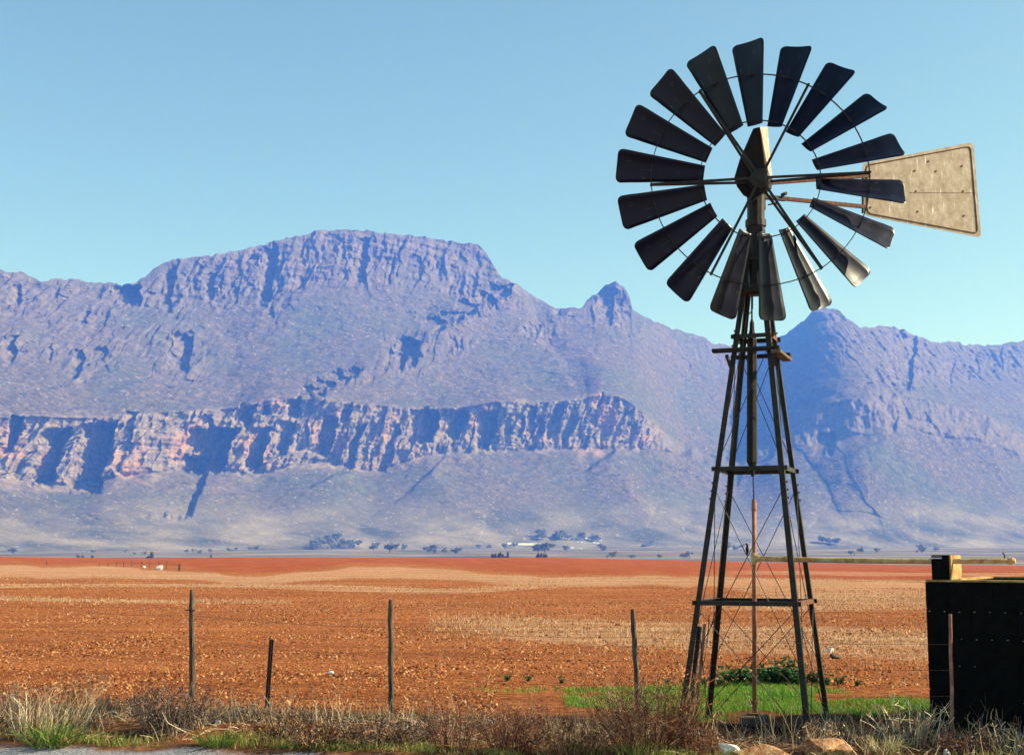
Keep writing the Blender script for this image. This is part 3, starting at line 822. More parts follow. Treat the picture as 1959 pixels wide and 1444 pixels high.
        for rr in (R_OUT, R_IN):
            q = [wp(rr, deg - 4.5, 0.0), wp(rr, deg + 3.5, 0.0)]
            MB().box(wp(rr, deg, -0.004), xv * 0.030, wn_ * 0.007, zv * 0.012).build('sail_clip', S, root)
    # tail
    TAZ = R(66)
    tdir = Vector((math.sin(TAZ), math.cos(TAZ), 0)); tn = Vector((math.cos(TAZ), -math.sin(TAZ), 0))
    piv = Vector((TX, TY, 0)) + tn * 0.02
    def tq(px, py): return on_plane(px, py, piv, tn)
    corners = [(1650, 313), (1862, 272), (1877, 455), (1653, 412)]
    def rounded(cs, rad=9, n=5):
        outp = []
        for i in range(len(cs)):
            p = Vector(cs[i]); a = (Vector(cs[i - 1]) - p).normalized(); b = (Vector(cs[(i + 1) % len(cs)]) - p).normalized()
            for k in range(n + 1):
                t = k / n
                outp.append(tuple(p + a * rad * (1 - t) ** 2 + b * rad * t ** 2))
        return outp
    pts2 = rounded(corners)
    f3 = [tq(*p) for p in pts2]
    vane = MB(); n = len(f3)
    vs = [p + tn * 0.0025 for p in f3] + [p - tn * 0.0025 for p in f3]
    vane.add(vs, [list(range(n))[::-1], list(range(n, 2 * n))] + [(i, (i + 1) % n, (i + 1) % n + n, i + n) for i in range(n)])
    vo = vane.build('tail_vane', M['vane'], root); vo['label'] = 'weathered tan sheet-metal tail vane catching the sun'
    # rolled rim just inside the edge, seam across the middle, bolt holes
    inner = rounded([(1656, 317), (1856, 280), (1870, 447), (1659, 408)], 9)
    ring = [tq(*p) + tn * 0.006 for p in inner]
    MB().tube(ring + [ring[0]], 0.007, 5, cap=False).build('rolled_rim', M['steel_rust'], vo)
    MB().tube([tq(1740, 369) + tn * 0.003, tq(1866, 369.5) + tn * 0.003], 0.003, 5).build('seam', M['steel_rust'], vo)
    for px, py in ((1776, 309), (1840, 318), (1750, 327), (1790, 328), (1752, 366), (1842, 366), (1755, 405), (1844, 413), (1665, 397)):
        p = tq(px, py)
        MB().tube([p + tn * 0.001, p + tn * 0.010], 0.013, 8).build('bolt', M['steel_rust'], vo)
    mb = MB(); mb.bar(tq(1478, 378), tq(1658, 396), 0.035, 0.045); mb.build('tail_bone', M['steel_rust'], root)
    mb = MB(); mb.bar(tq(1476, 350), tq(1664, 336), 0.035, 0.045); mb.build('tail_bone', M['steel_rust'], root)
    MB().bar(tq(1651, 330), tq(1651, 408), 0.02, 0.03, tn).build('vane_strut', S, root)
    # hinge clutter under the gearbox
    mb = MB()
    mb.bar(tq(1452, 376), tq(1502, 381), 0.05, 0.05)
    mb.tube([tq(1499, 372) - tn * 0.03, tq(1499, 372) + tn * 0.05], 0.022, 8)
    mb.bar(tq(1462, 366), tq(1463, 402), 0.018, 0.018, tn)
    mb.tube([tq(1470, 392), tq(1484, 389), tq(1492, 393)], 0.010, 5)
    mb.build('tail_hinge', S, root)
    # furl rod and hook hanging in the tower head
    hk = [P(1439, 500, TY - .12), P(1440, 590, TY - .12), P(1436, 598, TY - .12), P(1428, 604, TY - .12), P(1434, 600, TY - .14)]
    MB().tube(hk, 0.007, 6).build('furl_hook', RD, root)
    MB().tube([P(1428, 604, TY - .12), P(1416, 700, TY - .1), P(1398, 900, TY - .1)], 0.0025, 4).build('furl_wire', RD, root)
    # timber pump rod guided in the middle of the tower
    px = 1438.5
    pr = [(px, 610, .010), (px, 618, .026), (px, 632, .030), (px, 650, .056), (px, 884, .060), (px + 1, 889, .046), (px + 1.5, 906, .022), (px + 2, 911, .020)]
    MB().tube([P(x, y, TY) for x, y, _ in pr], [q for *_, q in pr], 8).build('pump_rod_timber', M['oldwood'], root)
    MB().tube([P(1440.5, 905, TY), P(1442.5, 965, TY)], 0.008, 6).build('polished_rod', S, root)
    MB().tube([P(1438, 500, TY), P(1438.5, 615, TY)], 0.011, 6).build('pump_rod', S, root)
    return root
build_windpump()

# ------------------------------------------------------------------ water pipe and its footing
def build_pipe():
    base = on_ground(1443, 1372); base.y = TY
    bz = gz(base.x, TY)
    root = empty('water_pipe', Vector((base.x, TY, bz)), 'rusty red standpipe with an ochre outlet pipe running over to the tank', 'pipe')
    top = P(1442.5, 960, TY); bot = P(1443.5, 1364, TY)
    MB().tube([top, P(1443, 1060, TY), bot], 0.0255, 12).build('standpipe', M['riser'], root, smooth=True)
    mb = MB()
    mb.tube([top + Vector((0, 0, 0.03)), top - Vector((0, 0, 0.10))], [0.024, 0.032], 12)
    mb.build('pipe_cap', M['riser'], root)
    c = P(1443, 1068, TY)
    MB().tube([c + Vector((0, 0, 0.07)), c - Vector((0, 0, 0.07))], 0.036, 12).build('tee_fitting', M['pipe'], root)
    END = P(1942, 1073, 13.92)
    mid = [c + (END - c) * t + Vector((0, 0, -0.012 * math.sin(math.pi * t))) for t in np.linspace(0.0, 1, 12)]
    o = MB().tube(mid, 0.0275, 12).build('outlet_pipe', M['pipe'], root, smooth=True)
    d = (END - c).normalized()
    for t in (0.015, 0.14, 0.985):
        MB().tube([c + (END - c) * t - d * 0.025, c + (END - c) * t + d * 0.025], 0.036, 12).build('coupling', M['pipe'], root)
    q = c + (END - c) * 0.965
    MB().tube([q + Vector((0, 0, 0.02)), q + Vector((0.0, 0, 0.06)), q + Vector((-0.02, 0, 0.085))], 0.007, 5).build('hook', M['rod'], root)
    MB().tube([P(1443.5, 1340, TY), P(1443.5, 1347, TY)], 0.05, 12).build('flange', M['steel_rust'], root)
    # concrete footing of the pump
    f = P(1442, 1367, TY); z0 = bz - 0.1
    e2 = R(12); fx = Vector((math.cos(e2), -math.sin(e2), 0)); fy = Vector((math.sin(e2), math.cos(e2), 0))
    foot = empty('pump_footing', Vector((f.x, TY, bz)), 'dark concrete block under the foot of the standpipe', 'concrete block')
    hz = (f.z - z0) / 2
    MB().box((f.x, TY - 0.05, z0 + hz), fx * 0.155, fy * 0.16, ez * hz).build('block', M['concrete'], foot, bevel=0.012)
    MB().box((f.x, TY - 0.02, f.z + 0.012), fx * 0.075, fy * 0.075, ez * 0.012).build('base_plate', M['steel_rust'], foot)
    for i in (-1, 1):
        for j in (-1, 1):
            p = Vector((f.x, TY - 0.02, f.z + 0.02)) + fx * 0.06 * i + fy * 0.06 * j
            MB().tube([p, p + ez * 0.03], 0.010, 6).build('anchor_bolt', M['steel_rust'], foot)
    # foundation beam between the front legs
    a = tp(-1, -1, 0) ; b = tp(1, -1, 0)
    sb = empty('foundation_beam', (a + b) / 2, 'low dark concrete beam joining the front feet of the tower', 'concrete beam')
    a = a + ex * 0.16; zt = P(1445, 1381, a.y - 0.05).z
    MB().box(((a.x + b.x) / 2, (a.y + b.y) / 2 - 0.03, zt - 0.12), (b - a) * 0.5, ey * 0.07, ez * 0.12).build('beam', M['tank'], sb, bevel=0.01)  # beam takes the tank's near-black, so its shade is painted in
build_pipe()

# ------------------------------------------------------------------ water tank
def build_tank():
    rot = R(30)
    ax = Vector((math.cos(rot), -math.sin(rot), 0)); ay = Vector((math.sin(rot), math.cos(rot), 0))
    C0 = P(1769, 1112, 14.3); top = C0.z
    C0.z = gz(C0.x, C0.y) - 0.05
    root = empty('water_tank', C0, 'flat-fronted shade-blackened blockwork water tank at the right edge', 'water tank')
    LX, LY, TH = 3.2, 2.8, 0.20
    n = 6; hh = (top - C0.z) / n
    walls = [(C0, ax, LX, ay), (C0 + ay * LY - ay * TH, ax, LX, ay), (C0 + ay * TH, ay, LY - 2 * TH, ax), (C0 + ay * TH + ax * (LX - TH), ay, LY - 2 * TH, ax)]
    k = 0
    for wi, (o, d, L, t) in enumerate(walls):
        for c in range(n):
            # blocks of this course, half-lapped, one part each
            x = 0.0; nb = 0
            first = 0.225 if c % 2 else 0.45
            if wi not in (0,):
                p = o + d * (L / 2) + t * (TH / 2) + ez * (hh * (c + 0.5))
                MB().box(p, d * (L / 2 - (0.002 if wi < 2 else 0.001)), t * (TH / 2 - 0.004), ez * (hh / 2 - 0.003)).build('course', M['tank'], root)
                continue
            while x < L - 1e-6:
                w = min(first if nb == 0 else 0.45, L - x)
                p = o + d * (x + w / 2) + t * (TH / 2 + random.uniform(0, 0.004)) + ez * (hh * (c + 0.5))
                MB().box(p, d * (w / 2 - 0.005), t * (TH / 2), ez * (hh / 2 - 0.005)).build('block', M['tank'], root)
                x += w; nb += 1
        # mortar core keeps the joints closed
        p = o + d * (L / 2) + t * (TH / 2) + ez * (hh * n / 2)
        MB().box(p, d * (L / 2 - 0.012), t * (TH / 2 - 0.012), ez * (hh * n / 2 - 0.012)).build('mortar_core', M['tank'], root)
    # little nubs of pale mortar that catch the sun along the joints
    for c, x0, x1 in ((5, 0.04, 1.0), (4, 0.35, 1.15), (3, 0.32, 0.62)):
        x = x0
        while x < x1:
            p = C0 + ax * x - ay * 0.006 + ez * (hh * c - 0.03 + random.uniform(-.003, .003))
            MB().box(p, ax * random.uniform(0.003, 0.008), ay * 0.010, ez * 0.003).build('mortar_nub', M['mortar'], root)
            x += 0.150
    # rim, its sunlit top painted in as pale ochre
    zt = C0.z + hh * n
    for (o, d, L, t) in walls:
        p = o + d * (L / 2) + t * (TH / 2 + 0.006) + ez * (hh * n + 0.008)
        MB().box(p, d * (L / 2 - 0.004), t * (TH / 2 - 0.010), ez * 0.010).build('sunlit_rim_top', M['sunlit_concrete'], root)
    p = C0 + ax * (LX / 2) + ay * (LY / 2); p.z = zt - 0.25
    MB().box(p, ax * (LX / 2 - TH), ay * (LY / 2 - TH), ez * 0.01).build('water_surface', M['water'], root)
    # stub pillar the outlet pipe is carried on
    def on_front(px, py): return on_plane(px, py, C0 + ay * 0.03, ay)
    a, b, c_ = on_front(1783, 1112), on_front(1817, 1112), on_front(1803, 1112)
    base_z = zt - 0.3
    ztall = on_front(1810, 1061).z; zlow = on_front(1790, 1069).z
    def seg(p, q, z0, z1, dep, name, mt, d_off=0.0):
        mid = (p + q) / 2
        MB().box((mid.x + ay.x * (dep / 2 + d_off), mid.y + ay.y * (dep / 2 + d_off), (z0 + z1) / 2), ax * ((q - p).length / 2), ay * dep / 2, ez * (z1 - z0) / 2).build(name, mt, root, bevel=0.006)
    seg(a, c_, zt + 0.002, zlow, 0.34, 'pillar', M['tank'])
    seg(c_ + ax * 0.001, b, zt + 0.002, ztall - 0.001, 0.50, 'pillar', M['tank'])
    seg(b + ax * 0.0005, b + ax * 0.02, zt + 0.018, ztall - 0.003, 0.50, 'sunlit_face', M['sunlit_concrete'])  # thin layer painting the pillar's sunlit side in ochre
    seg(a, c_ - ax * 0.001, ztall - 0.028, ztall, 0.30, 'clamp_slab', M['concrete'])
build_tank()

# ------------------------------------------------------------------ roadside fence
def build_fence():
    posts = [((367, 1128), (368, 1330), 18.3, 'timber', 0.036), ((519, 1223), (510, 1358), 16.6, 'iron', 0.024), ((746, 1147), (748, 1372), 15.95, 'timber', 0.030),
             ((1210, 1165), (1223, 1375), 15.5, 'timber', 0.029), ((1817, 1174), (1822, 1418), 13.72, 'thin', 0.018)]
    p0 = P(*posts[0][1], posts[0][2])
    root = empty('wire_fence', Vector((P(*posts[2][1], 15.95).x, 15.95, 0.0)), 'old sagging wire fence on leaning dark posts along the roadside verge', 'fence')
    tops = []
    for (t, b, Y, kind, r_) in posts:
        T_, B_ = P(*t, Y), P(*b, Y)
        B_ = B_ + (B_ - T_).normalized() * max(0.0, (B_.z - (gz(B_.x, Y) - 0.25)))
        T_.y += random.uniform(-.03, .03)
        n = 14; pts = []; rad = []
        for k in range(n + 1):
            q = B_ + (T_ - B_) * (k / n)
            if kind != 'iron': q = q + Vector((random.uniform(-.005, .005), random.uniform(-.005, .005), 0))
            pts.append(q); rad.append(r_ * (1.12 - 0.2 * k / n) * (1 if kind == 'iron' else random.uniform(.93, 1.07)))
        if kind == 'iron':
            mb = MB(); d = (T_ - B_).normalized()
            mb.bar(B_, T_, 0.052, 0.008, Vector((0, 1, 0)))
            mb.box((B_ + T_) / 2 + Vector((0, -0.016, 0)), d * (T_ - B_).length / 2, Vector((0.004, 0, 0)), Vector((0, 0.014, 0)))
            o = mb.build('post', M['ironpost'], root); o['label'] = 'short black iron standard leaning to the right'
            for k in (0.35, 0.52, 0.69, 0.86):
                q = B_ + (T_ - B_) * k
                MB().tube([q + Vector((0.014, -0.006, 0)), q + Vector((0.014, -0.010, 0))], 0.005, 6).build('rivet', M['mortar'], o)
        else:
            if kind == 'timber': rad[-1] *= 0.7
            mt = M['post'] if kind == 'timber' else M['riser']
            o = MB().tube(pts, rad, 9).build('post', mt, root)
            if t[0] == 367:
                q = B_ + (T_ - B_) * 0.84
                MB().tube([q + Vector((-0.085, -0.03, 0.004)), q + Vector((0.02, -0.04, 0)), q + Vector((0.05, -0.03, 0.0))], 0.008, 5).build('wire_stub', M['rod'], o)
        tops.append((B_, T_, kind))
    first = tops[0]
    ext = (tops[0][0] + (tops[0][0] - tops[2][0]) * 1.0, tops[0][1] + (tops[0][1] - tops[2][1]) * 1.0)
    chain = [ext] + [(a, b) for a, b, k in tops if k != 'iron']
    for f in (0.18, 0.40, 0.60, 0.80):
        for (a0, a1), (b0, b1) in zip(chain, chain[1:]):
            p = a0 + (a1 - a0) * (0.12 + f * 0.85); q = b0 + (b1 - b0) * (0.12 + f * 0.85)
            sag = random.uniform(0.02, 0.09)
            pts = [p + (q - p) * t + Vector((0, -0.03, -sag * 4 * t * (1 - t))) for t in np.linspace(0, 1, 9)]
            MB().tube(pts, 0.0017, 4).build('wire', M['wire'], root)
build_fence()

def build_far_fence():
    line = [(343, 1092, 14), (318, 1088, 15), (303, 1086, 12), (286, 1085, 11), (270, 1084, 10), (252, 1083.5, 10), (237, 1083.5, 9), (222, 1083, 8), (206, 1082.5, 7), (190, 1082, 6)]
    root = None; tops = []
    for k, (x, y, h) in enumerate(line):
        p = on_ground(x, y)
        if root is None:
            root = empty('field_fence', p, 'distant thin post fence dipping across the far left of the field', 'fence')
        hm = h * p.y / 2622
        t = p + Vector((random.uniform(-.08, .08), 0, hm))
        MB().tube([p - ez * 0.1, t], [0.13 if k == 0 else 0.05, 0.11 if k == 0 else 0.04], 6).build('post', M['post'], root)
        tops.append(p + ez * hm * 0.8)
    for a, b in zip(tops, tops[1:]):
        MB().tube([a, (a + b) / 2 - ez * 0.1, b], 0.012, 4).build('wire', M['rod'], root)
    p = on_ground(89, 1081)
    lone = MB().tube([p - ez * 0.1, p + ez * 8 * p.y / 2622], 0.05, 6).build('fence_post', M['post'], None, origin=p)
    tag(lone, 'lone thin post standing far off in the field at the left', 'post')
build_far_fence()

# ------------------------------------------------------------------ bird on the brace rod
def build_bird():
    a_, b_ = tp(-1, -1, 2.76, -0.02), tp(1, -1, 0.74, -0.02)      # the brace rod it clings to
    c = min((a_ + (b_ - a_) * t for t in np.linspace(0, 1, 400)), key=lambda p: abs(979.5 + FPX * p.x / (p.y * CP + (p.z - EYE) * SP) - 1427))
    c = c + Vector((0.012, 0, 0.052))
    s = 0.0058 * 1.0
    # spine from tail tip to beak tip, (x right, z up) in photo pixels from the centre
    sp = [(0.6, -15.5, .5, .9), (0.2, -12, .9, 1.2), (0.6, -8.5, 1.8, 2.0), (0.9, -5, 2.9, 3.0), (0.6, -1.5, 3.2, 3.3), (0.5, 2, 2.7, 2.9), (0.8, 4.8, 2.1, 2.3), (0.9, 7.0, 2.2, 2.4), (0.1, 9.0, 2.0, 2.1), (-1.6, 9.3, 1.2, 1.2), (-2.8, 8.9, .5, .5), (-3.8, 8.5, .12, .12)]
    mb = MB(); n = 10; k0 = 0
    pts = [c + Vector((x * s, 0, z * s)) for x, z, _, _ in sp]
    for i, (x, z, a, b) in enumerate(sp):
        d = (pts[min(i + 1, len(pts) - 1)] - pts[max(i - 1, 0)]).normalized()
        w = Vector((0, 1, 0)); u = d.cross(w).normalized()
        for j in range(n):
            t = 2 * math.pi * j / n
            mb.v.append(pts[i] + u * math.cos(t) * a * s + w * math.sin(t) * b * s)
    for i in range(len(sp) - 1):
        for j in range(n):
            a = i * n + j; b = i * n + (j + 1) % n
            mb.f.append([a, b, b + n, a + n])
    mb.f.append(list(range(n))[::-1]); e = (len(sp) - 1) * n; mb.f.append(list(range(e, e + n)))
    # legs reaching the rod
    for dy in (-0.006, 0.006):
        a = c + Vector((-0.4 * s, dy, -5.5 * s)); b = c + Vector((-1.6 * s, dy, -9.2 * s))
        mb.tube([a, b, b + Vector((-0.010, 0, 0.002))], 0.0022, 5)
    o = mb.build('bird', M['bird'], None, smooth=True, origin=c)
    tag(o, 'small dark bird clinging to a tower brace rod left of the standpipe', 'bird')
build_bird()

# ------------------------------------------------------------------ rocks
def rock(name, px, py, wpx, hpx, m, label, cat='rock', group=None, seed=0, Y=None, flat=0.8, yaw=0.0):
    p = on_ground(px, py) if Y is None else Vector((P(px, py, Y).x, Y, gz(P(px, py, Y).x, Y)))
    k = p.y / 2622
    rg = np.random.default_rng(seed + 100)
    import bmesh
    bm = bmesh.new(); bmesh.ops.create_icosphere(bm, subdivisions=3, radius=1.0)
    co = np.array([v.co for v in bm.verts])
    # chop by random planes for broken faces, then a little roughness
    for _ in range(9):
        nrm = rg.normal(size=3); nrm /= np.linalg.norm(nrm); h_ = rg.uniform(0.45, 0.8)
        d = co @ nrm - h_; co = co - np.where(d > 0, d, 0)[:, None] * nrm
    co = co * (1 + 0.06 * fbm(co[:, :1] * 3 + seed, co[:, 1:2] * 3 + co[:, 2:3] * 2, 3))
    co = co / np.abs(co).max(0)
    co = co * np.array([wpx * k / 2, wpx * k / 2 * flat, hpx * k / 2 * 1.25])
    c, s_ = math.cos(yaw), math.sin(yaw)
    co = np.stack([co[:, 0], co[:, 1] * c - co[:, 2] * s_ * 0, co[:, 2] + co[:, 0] * math.tan(yaw) * 0.5], 1)
    for v, q in zip(bm.verts, co): v.co = q
    me = bpy.data.meshes.new(name); bm.to_mesh(me); bm.free()
    o = link(name, me, m, None, p + Vector((0, 0, hpx * k * 0.32)))
    return tag(o, label, cat, group)
rock('stone', 1392, 1442, 52, 26, M['pale_rock'], 'white slanting stone in the verge below the windpump', seed=1, yaw=-0.5)
rock('sandstone_slab', 1460, 1449, 130, 26, M['ochre_rock'], 'flat rust-orange sandstone slab at the bottom edge below the standpipe', seed=2)
rock('sandstone_boulder', 1572, 1444, 96, 34, M['ochre_rock'], 'broad orange sandstone boulder below the right tower legs', seed=3)
rock('sandstone_rock', 1612, 1446, 62, 32, M['ochre_rock'], 'small angular ochre rock resting against the broad orange boulder', seed=4)
rock('stone', 1675, 1437, 22, 12, M['pale_rock'], 'small pale stone in the dry grass left of the tank', seed=5)
rock('stone', 1813, 1446, 16, 14, M['pale_rock'], 'little white stone at the foot of the thin post before the tank', seed=6)
rock('stone', 416, 1386, 11, 9, M['pale_rock'], 'little white stone on the bare bank right of the first post', seed=7)
rock('stone', 124, 1424, 20, 15, M['ochre_rock'], 'small ochre stone in roadside grass at the left', seed=8)
rock('stone', 634, 1290, 15, 8, M['pale_rock'], 'pale stone lying in the ploughed field beyond the iron standard', seed=9)
rock('stone', 1588, 1247, 16, 10, M['pale_rock'], 'whitish stone in the field right of the tower', seed=10)
rock('clod', 1598, 1259, 26, 10, M['concrete'], 'dark flat clod in the field just below a whitish stone', 'clod', seed=12)
rock('boulder', 305, 1090, 15, 12, M['pale_rock'], 'pale boulder tipped beside the far field fence', seed=13, yaw=0.4)
rock('boulder', 274, 1086.5, 9, 5, M['pale_rock'], 'low pale boulder in the far field left of the tipped boulder', seed=14)

# ------------------------------------------------------------------ clods and stubble
def pick(cols, n):
    c = np.array(cols); i = RNG.integers(0, len(c), n)
    return c[i] * RNG.uniform(0.8, 1.2, (n, 1))

def build_clods():
    N = 110000
    Y = 15.6 * (80 / 15.6) ** (RNG.random(N) ** 1.1); X = (RNG.random(N) * 2 - 1) * 0.47 * Y
    keep = ~((Y < road_edge(X) + 3.2)); X, Y = X[keep], Y[keep]
    d = fbm(X / 2.2, Y / 2.2, 3); keep = RNG.random(len(X)) < 0.5 + 0.5 * d; X, Y = X[keep], Y[keep]
    dry = (np.abs((X - 3.0) / 3.2) < 1) & (Y > 16.0) & (Y < 19.6); X, Y = X[~dry], Y[~dry]
    n = len(X); Z = ground_z(X, Y)
    size = np.minimum(RNG.gamma(1.3, 0.010, n) + 0.006, 0.036) * (1 + 0.5 * fbm(X / 1.5, Y / 1.5, 2)) + Y * 0.0004
    base = np.array([(1, 0, 0), (-.5, .87, 0), (-.5, -.87, 0), (.35, .1, .75), (-.4, -.2, .6), (0.05, .45, .65)], dtype=float)
    a = RNG.random(n) * 6.283; ca, sa = np.cos(a), np.sin(a)
    V = np.repeat(base[None], n, 0) * RNG.uniform(0.6, 1.25, (n, 6, 3))
    x = V[..., 0] * ca[:, None] - V[..., 1] * sa[:, None]; y = V[..., 0] * sa[:, None] + V[..., 1] * ca[:, None]
    V = np.stack([x, y, V[..., 2] - 0.15], -1) * size[:, None, None]
    V += np.stack([X, Y, Z], -1)[:, None, :]
    tri = np.array([(0, 1, 5), (0, 5, 3), (1, 2, 4), (1, 4, 5), (2, 0, 3), (2, 3, 4), (3, 5, 4)])
    T = (np.arange(n) * 6)[:, None, None] + tri[None]
    col = pick([(.20, .062, .020), (.28, .095, .033), (.34, .13, .05), (.12, .036, .015), (.10, .03, .013), (.42, .22, .115), (.36, .15, .06), (.24, .075, .026)], n)
    me = np_mesh('soil_clods', V.reshape(-1, 3), tris=T.reshape(-1, 3), tint=np.repeat(col, 6, 0))
    tag(link('soil_clods', me, M['clod']), 'broken orange soil clods strewn over the ploughed field', 'soil clods', kind='stuff')
build_clods()

def scatter_strips(X, Y, h, w, lean, tint, bow=0.3, seg=2, taper=0.25, sink=0.01):
    n = len(X); Z = ground_z(X, Y) - sink
    base = np.stack([X, Y, Z], -1)
    d = RNG.normal(size=(n, 3)) * lean[:, None]; d[:, 2] = 1; d /= np.linalg.norm(d, axis=1, keepdims=True)
    tip = base + d * h[:, None]
    bw = RNG.normal(size=(n, 3)) * (h * bow * 0.25)[:, None]; bw[:, 2] = np.abs(bw[:, 2])
    return strips(base, tip, w, bw, tint, seg, taper)

def build_stubble():
    parts = []
    def band(n, Yf, spread, r0, r1):
        r = RNG.uniform(r0, r1, n); Y = Yf(r) * (1 + 0.10 * fbm(r * Yf(r) / 26, Yf(r) / 22, 3)) + RNG.normal(size=n) * spread
        # drilled in rows
        Y = np.round(Y / 0.3) * 0.3 + RNG.normal(size=n) * 0.03
        X = r * Y
        h = RNG.uniform(0.03, 0.10, n); w = 0.006 + Y * 0.0002
        parts.append(scatter_strips(X, Y, h, w, np.full(n, 0.25), pick([(.56, .38, .22), (.48, .29, .15), (.66, .50, .34), (.36, .19, .09)], n), 0.1, 1, 0.6))
    band(10000, lambda r: 35 - 18 * r, 4.2, -0.06, 0.42)
    band(4200, lambda r: 58 + 0 * r, 1.6, -0.45, -0.16)
    band(9000, lambda r: 57 + 0 * r, 5, 0.14, 0.45)
    band(8000, lambda r: 80 + 22 * sstep((r + .05) / .15), 2.5, -0.45, 0.45)
    band(9000, lambda r: 100 + 0 * r, 12, -0.45, 0.45)
    # loose straw everywhere, thinning towards the road
    n = 5000; Y = RNG.uniform(17.5, 62, n); X = RNG.uniform(-.45, .45, n) * Y
    parts.append(scatter_strips(X, Y, RNG.uniform(.03, .11, n), 0.005 + Y * .0002, np.full(n, 1.4), pick([(.62, .44, .27), (.70, .55, .38), (.40, .22, .12)], n), 0.1, 1, 0.6))
    V, Q, C = merge(parts)
    tag(link('straw_stubble', np_mesh('straw_stubble', V, quads=Q, tint=C), M['straw']), 'pale straw stubble in bands across the orange field', 'stubble', kind='stuff')
build_stubble()

# ------------------------------------------------------------------ verge: grasses that nobody could count
BROWN = [(.10, .044, .026), (.15, .07, .040), (.24, .13, .072), (.055, .026, .020), (.36, .23, .135)]
MAUVE = [(.13, .078, .068), (.22, .145, .12), (.07, .040, .036), (.34, .25, .20)]
STRAW = [(.62, .47, .28), (.72, .58, .38), (.50, .35, .19), (.80, .70, .52)]
GREEN = [(.09, .15, .025), (.14, .21, .04), (.19, .24, .06), (.05, .09, .018)]
YGRN = [(.30, .32, .08), (.42, .38, .12), (.20, .26, .05), (.52, .42, .18)]
REDB = [(.16, .052, .035), (.24, .085, .05), (.10, .036, .030), (.34, .17, .10)]

def build_verge_grass():
    parts = []
    # roadside strip, green at the left, yellowing to the right
    n = 14000; X = RNG.uniform(-6.5, 6.5, n); Y = road_edge(X) + 0.02 + RNG.gamma(2.0, 0.13, n)
    k = fbm(X * 1.5 + 2, Y * 1.2, 3) > RNG.normal(size=n) * 0.35 - 0.05
    X, Y = X[k], Y[k]; n = len(X)
    g = (RNG.random(n) < np.where(X < -1.8, 0.5, 0.25))
    tint = np.where(g[:, None], pick(GREEN, n) * 1.15, pick(YGRN, n))
    parts.append(scatter_strips(X, Y, RNG.uniform(.03, .13, n) * (1 + .6 * fbm(X * 1.6, Y, 2)), np.full(n, .006), np.full(n, .5), tint, .6))
    V, Q, C = merge(parts)
    tag(link('roadside_grass', np_mesh('roadside_grass', V, quads=Q, tint=C), M['grass']), 'short green and yellow grass fringing the tarred road', 'grass', kind='stuff')
    parts = []
    # brown dry grass and seed stalks over the whole verge
    n = 24000; X = RNG.uniform(-6.8, 6.8, n); t = RNG.random(n) ** 0.95; Y = road_edge(X) + 0.30 + t * 2.6
    dens = fbm(X * 0.55 + 5, Y * 0.7, 3)
    bare = np.exp(-((X + 4.5) / 0.75) ** 2 - ((Y - 14.9) / .6) ** 2) + np.exp(-((X + 2.9) / 0.45) ** 2 - ((Y - 14.3) / .45) ** 2) + np.exp(-((X - 2.65) / 0.85) ** 4 - ((Y - 15.2) / .75) ** 4)
    k = (RNG.random(n) < 0.55 + 0.6 * dens) & (bare < 0.35); X, Y = X[k], Y[k]; n = len(X)
    tone = RNG.random(n)[:, None]
    tint = np.where(tone < .60, pick(BROWN, n), np.where(tone < .86, pick(MAUVE, n), pick(STRAW, n)))
    parts.append(scatter_strips(X, Y, RNG.gamma(3., .038, n) + .03, np.full(n, .0048), np.full(n, .55), tint, .5))
    # lying straw and sticks
    n = 7000; X = RNG.uniform(-6.8, 6.8, n); Y = road_edge(X) + 0.3 + RNG.random(n) * 2.6
    parts.append(scatter_strips(X, Y, RNG.gamma(2.5, .05, n) + .03, RNG.uniform(.004, .009, n), np.full(n, 3.2), np.where(RNG.random(n)[:, None] < .35, pick(STRAW, n), pick(BROWN, n)), .3, sink=-.015))
    # tall pale seed stalks
    n = 520; X = RNG.uniform(-6.5, 6.8, n); Y = road_edge(X) + 0.4 + RNG.random(n) * 1.9
    parts.append(scatter_strips(X, Y, RNG.uniform(.22, .5, n), np.full(n, .0052), np.full(n, .28), pick(STRAW, n), .5, 3))
    V, Q, C = merge(parts)
    tag(link('dry_verge_grass', np_mesh('dry_verge_grass', V, quads=Q, tint=C), M['straw']), 'brown dead grass and fallen stalks covering the verge', 'dry grass', kind='stuff')
    # green sward watered by the leaking pump
    n = 60000
    X = RNG.uniform(-0.6, 6.2, n); Y = RNG.uniform(16.0, 20.2, n)
    px = 979.5 + X / Y * 2640
    hi = np.interp(px, [880, 1090, 1200, 1400, 1560, 1600, 1680, 1780], [19.55, 19.6, 19.7, 20.0, 19.8, 19.3, 17.9, 17.5])
    lo = np.interp(px, [880, 1070, 1085, 1200, 1500, 1780], [19.35, 19.1, 17.5, 16.75, 16.55, 16.7])
    m1 = 0.42 * fbm(X * 1.4, Y * 1.1, 4) + RNG.normal(size=n) * 0.13
    k = (Y < hi + m1) & (Y > lo + m1)
    hole = (px > 1555) & (Y > 17.75 + m1 * .6) & (Y < 18.9); k &= ~hole
    thin = (px < 1085) & (RNG.random(n) > 0.22); k &= ~thin
    tongue = (px > 1080) & (px < 1240) & (Y > 18.35 + m1) & (Y < 18.75 + m1); k &= ~tongue
    X, Y = X[k], Y[k]; n = len(X)
    parts = [scatter_strips(X, Y, RNG.uniform(.035, .10, n) * (1 + .4 * fbm(X * 2, Y * 2, 2)), np.full(n, .009), np.full(n, .5), pick([(.08, .26, .016), (.12, .36, .022), (.18, .42, .04), (.05, .16, .014), (.22, .30, .06), (.30, .24, .09)], n), .5)]
    V, Q, C = merge(parts)
    tag(link('green_sward', np_mesh('green_sward', V, quads=Q, tint=C), M['grass']), 'bright green grass patch under and around the windpump', 'grass', kind='stuff')
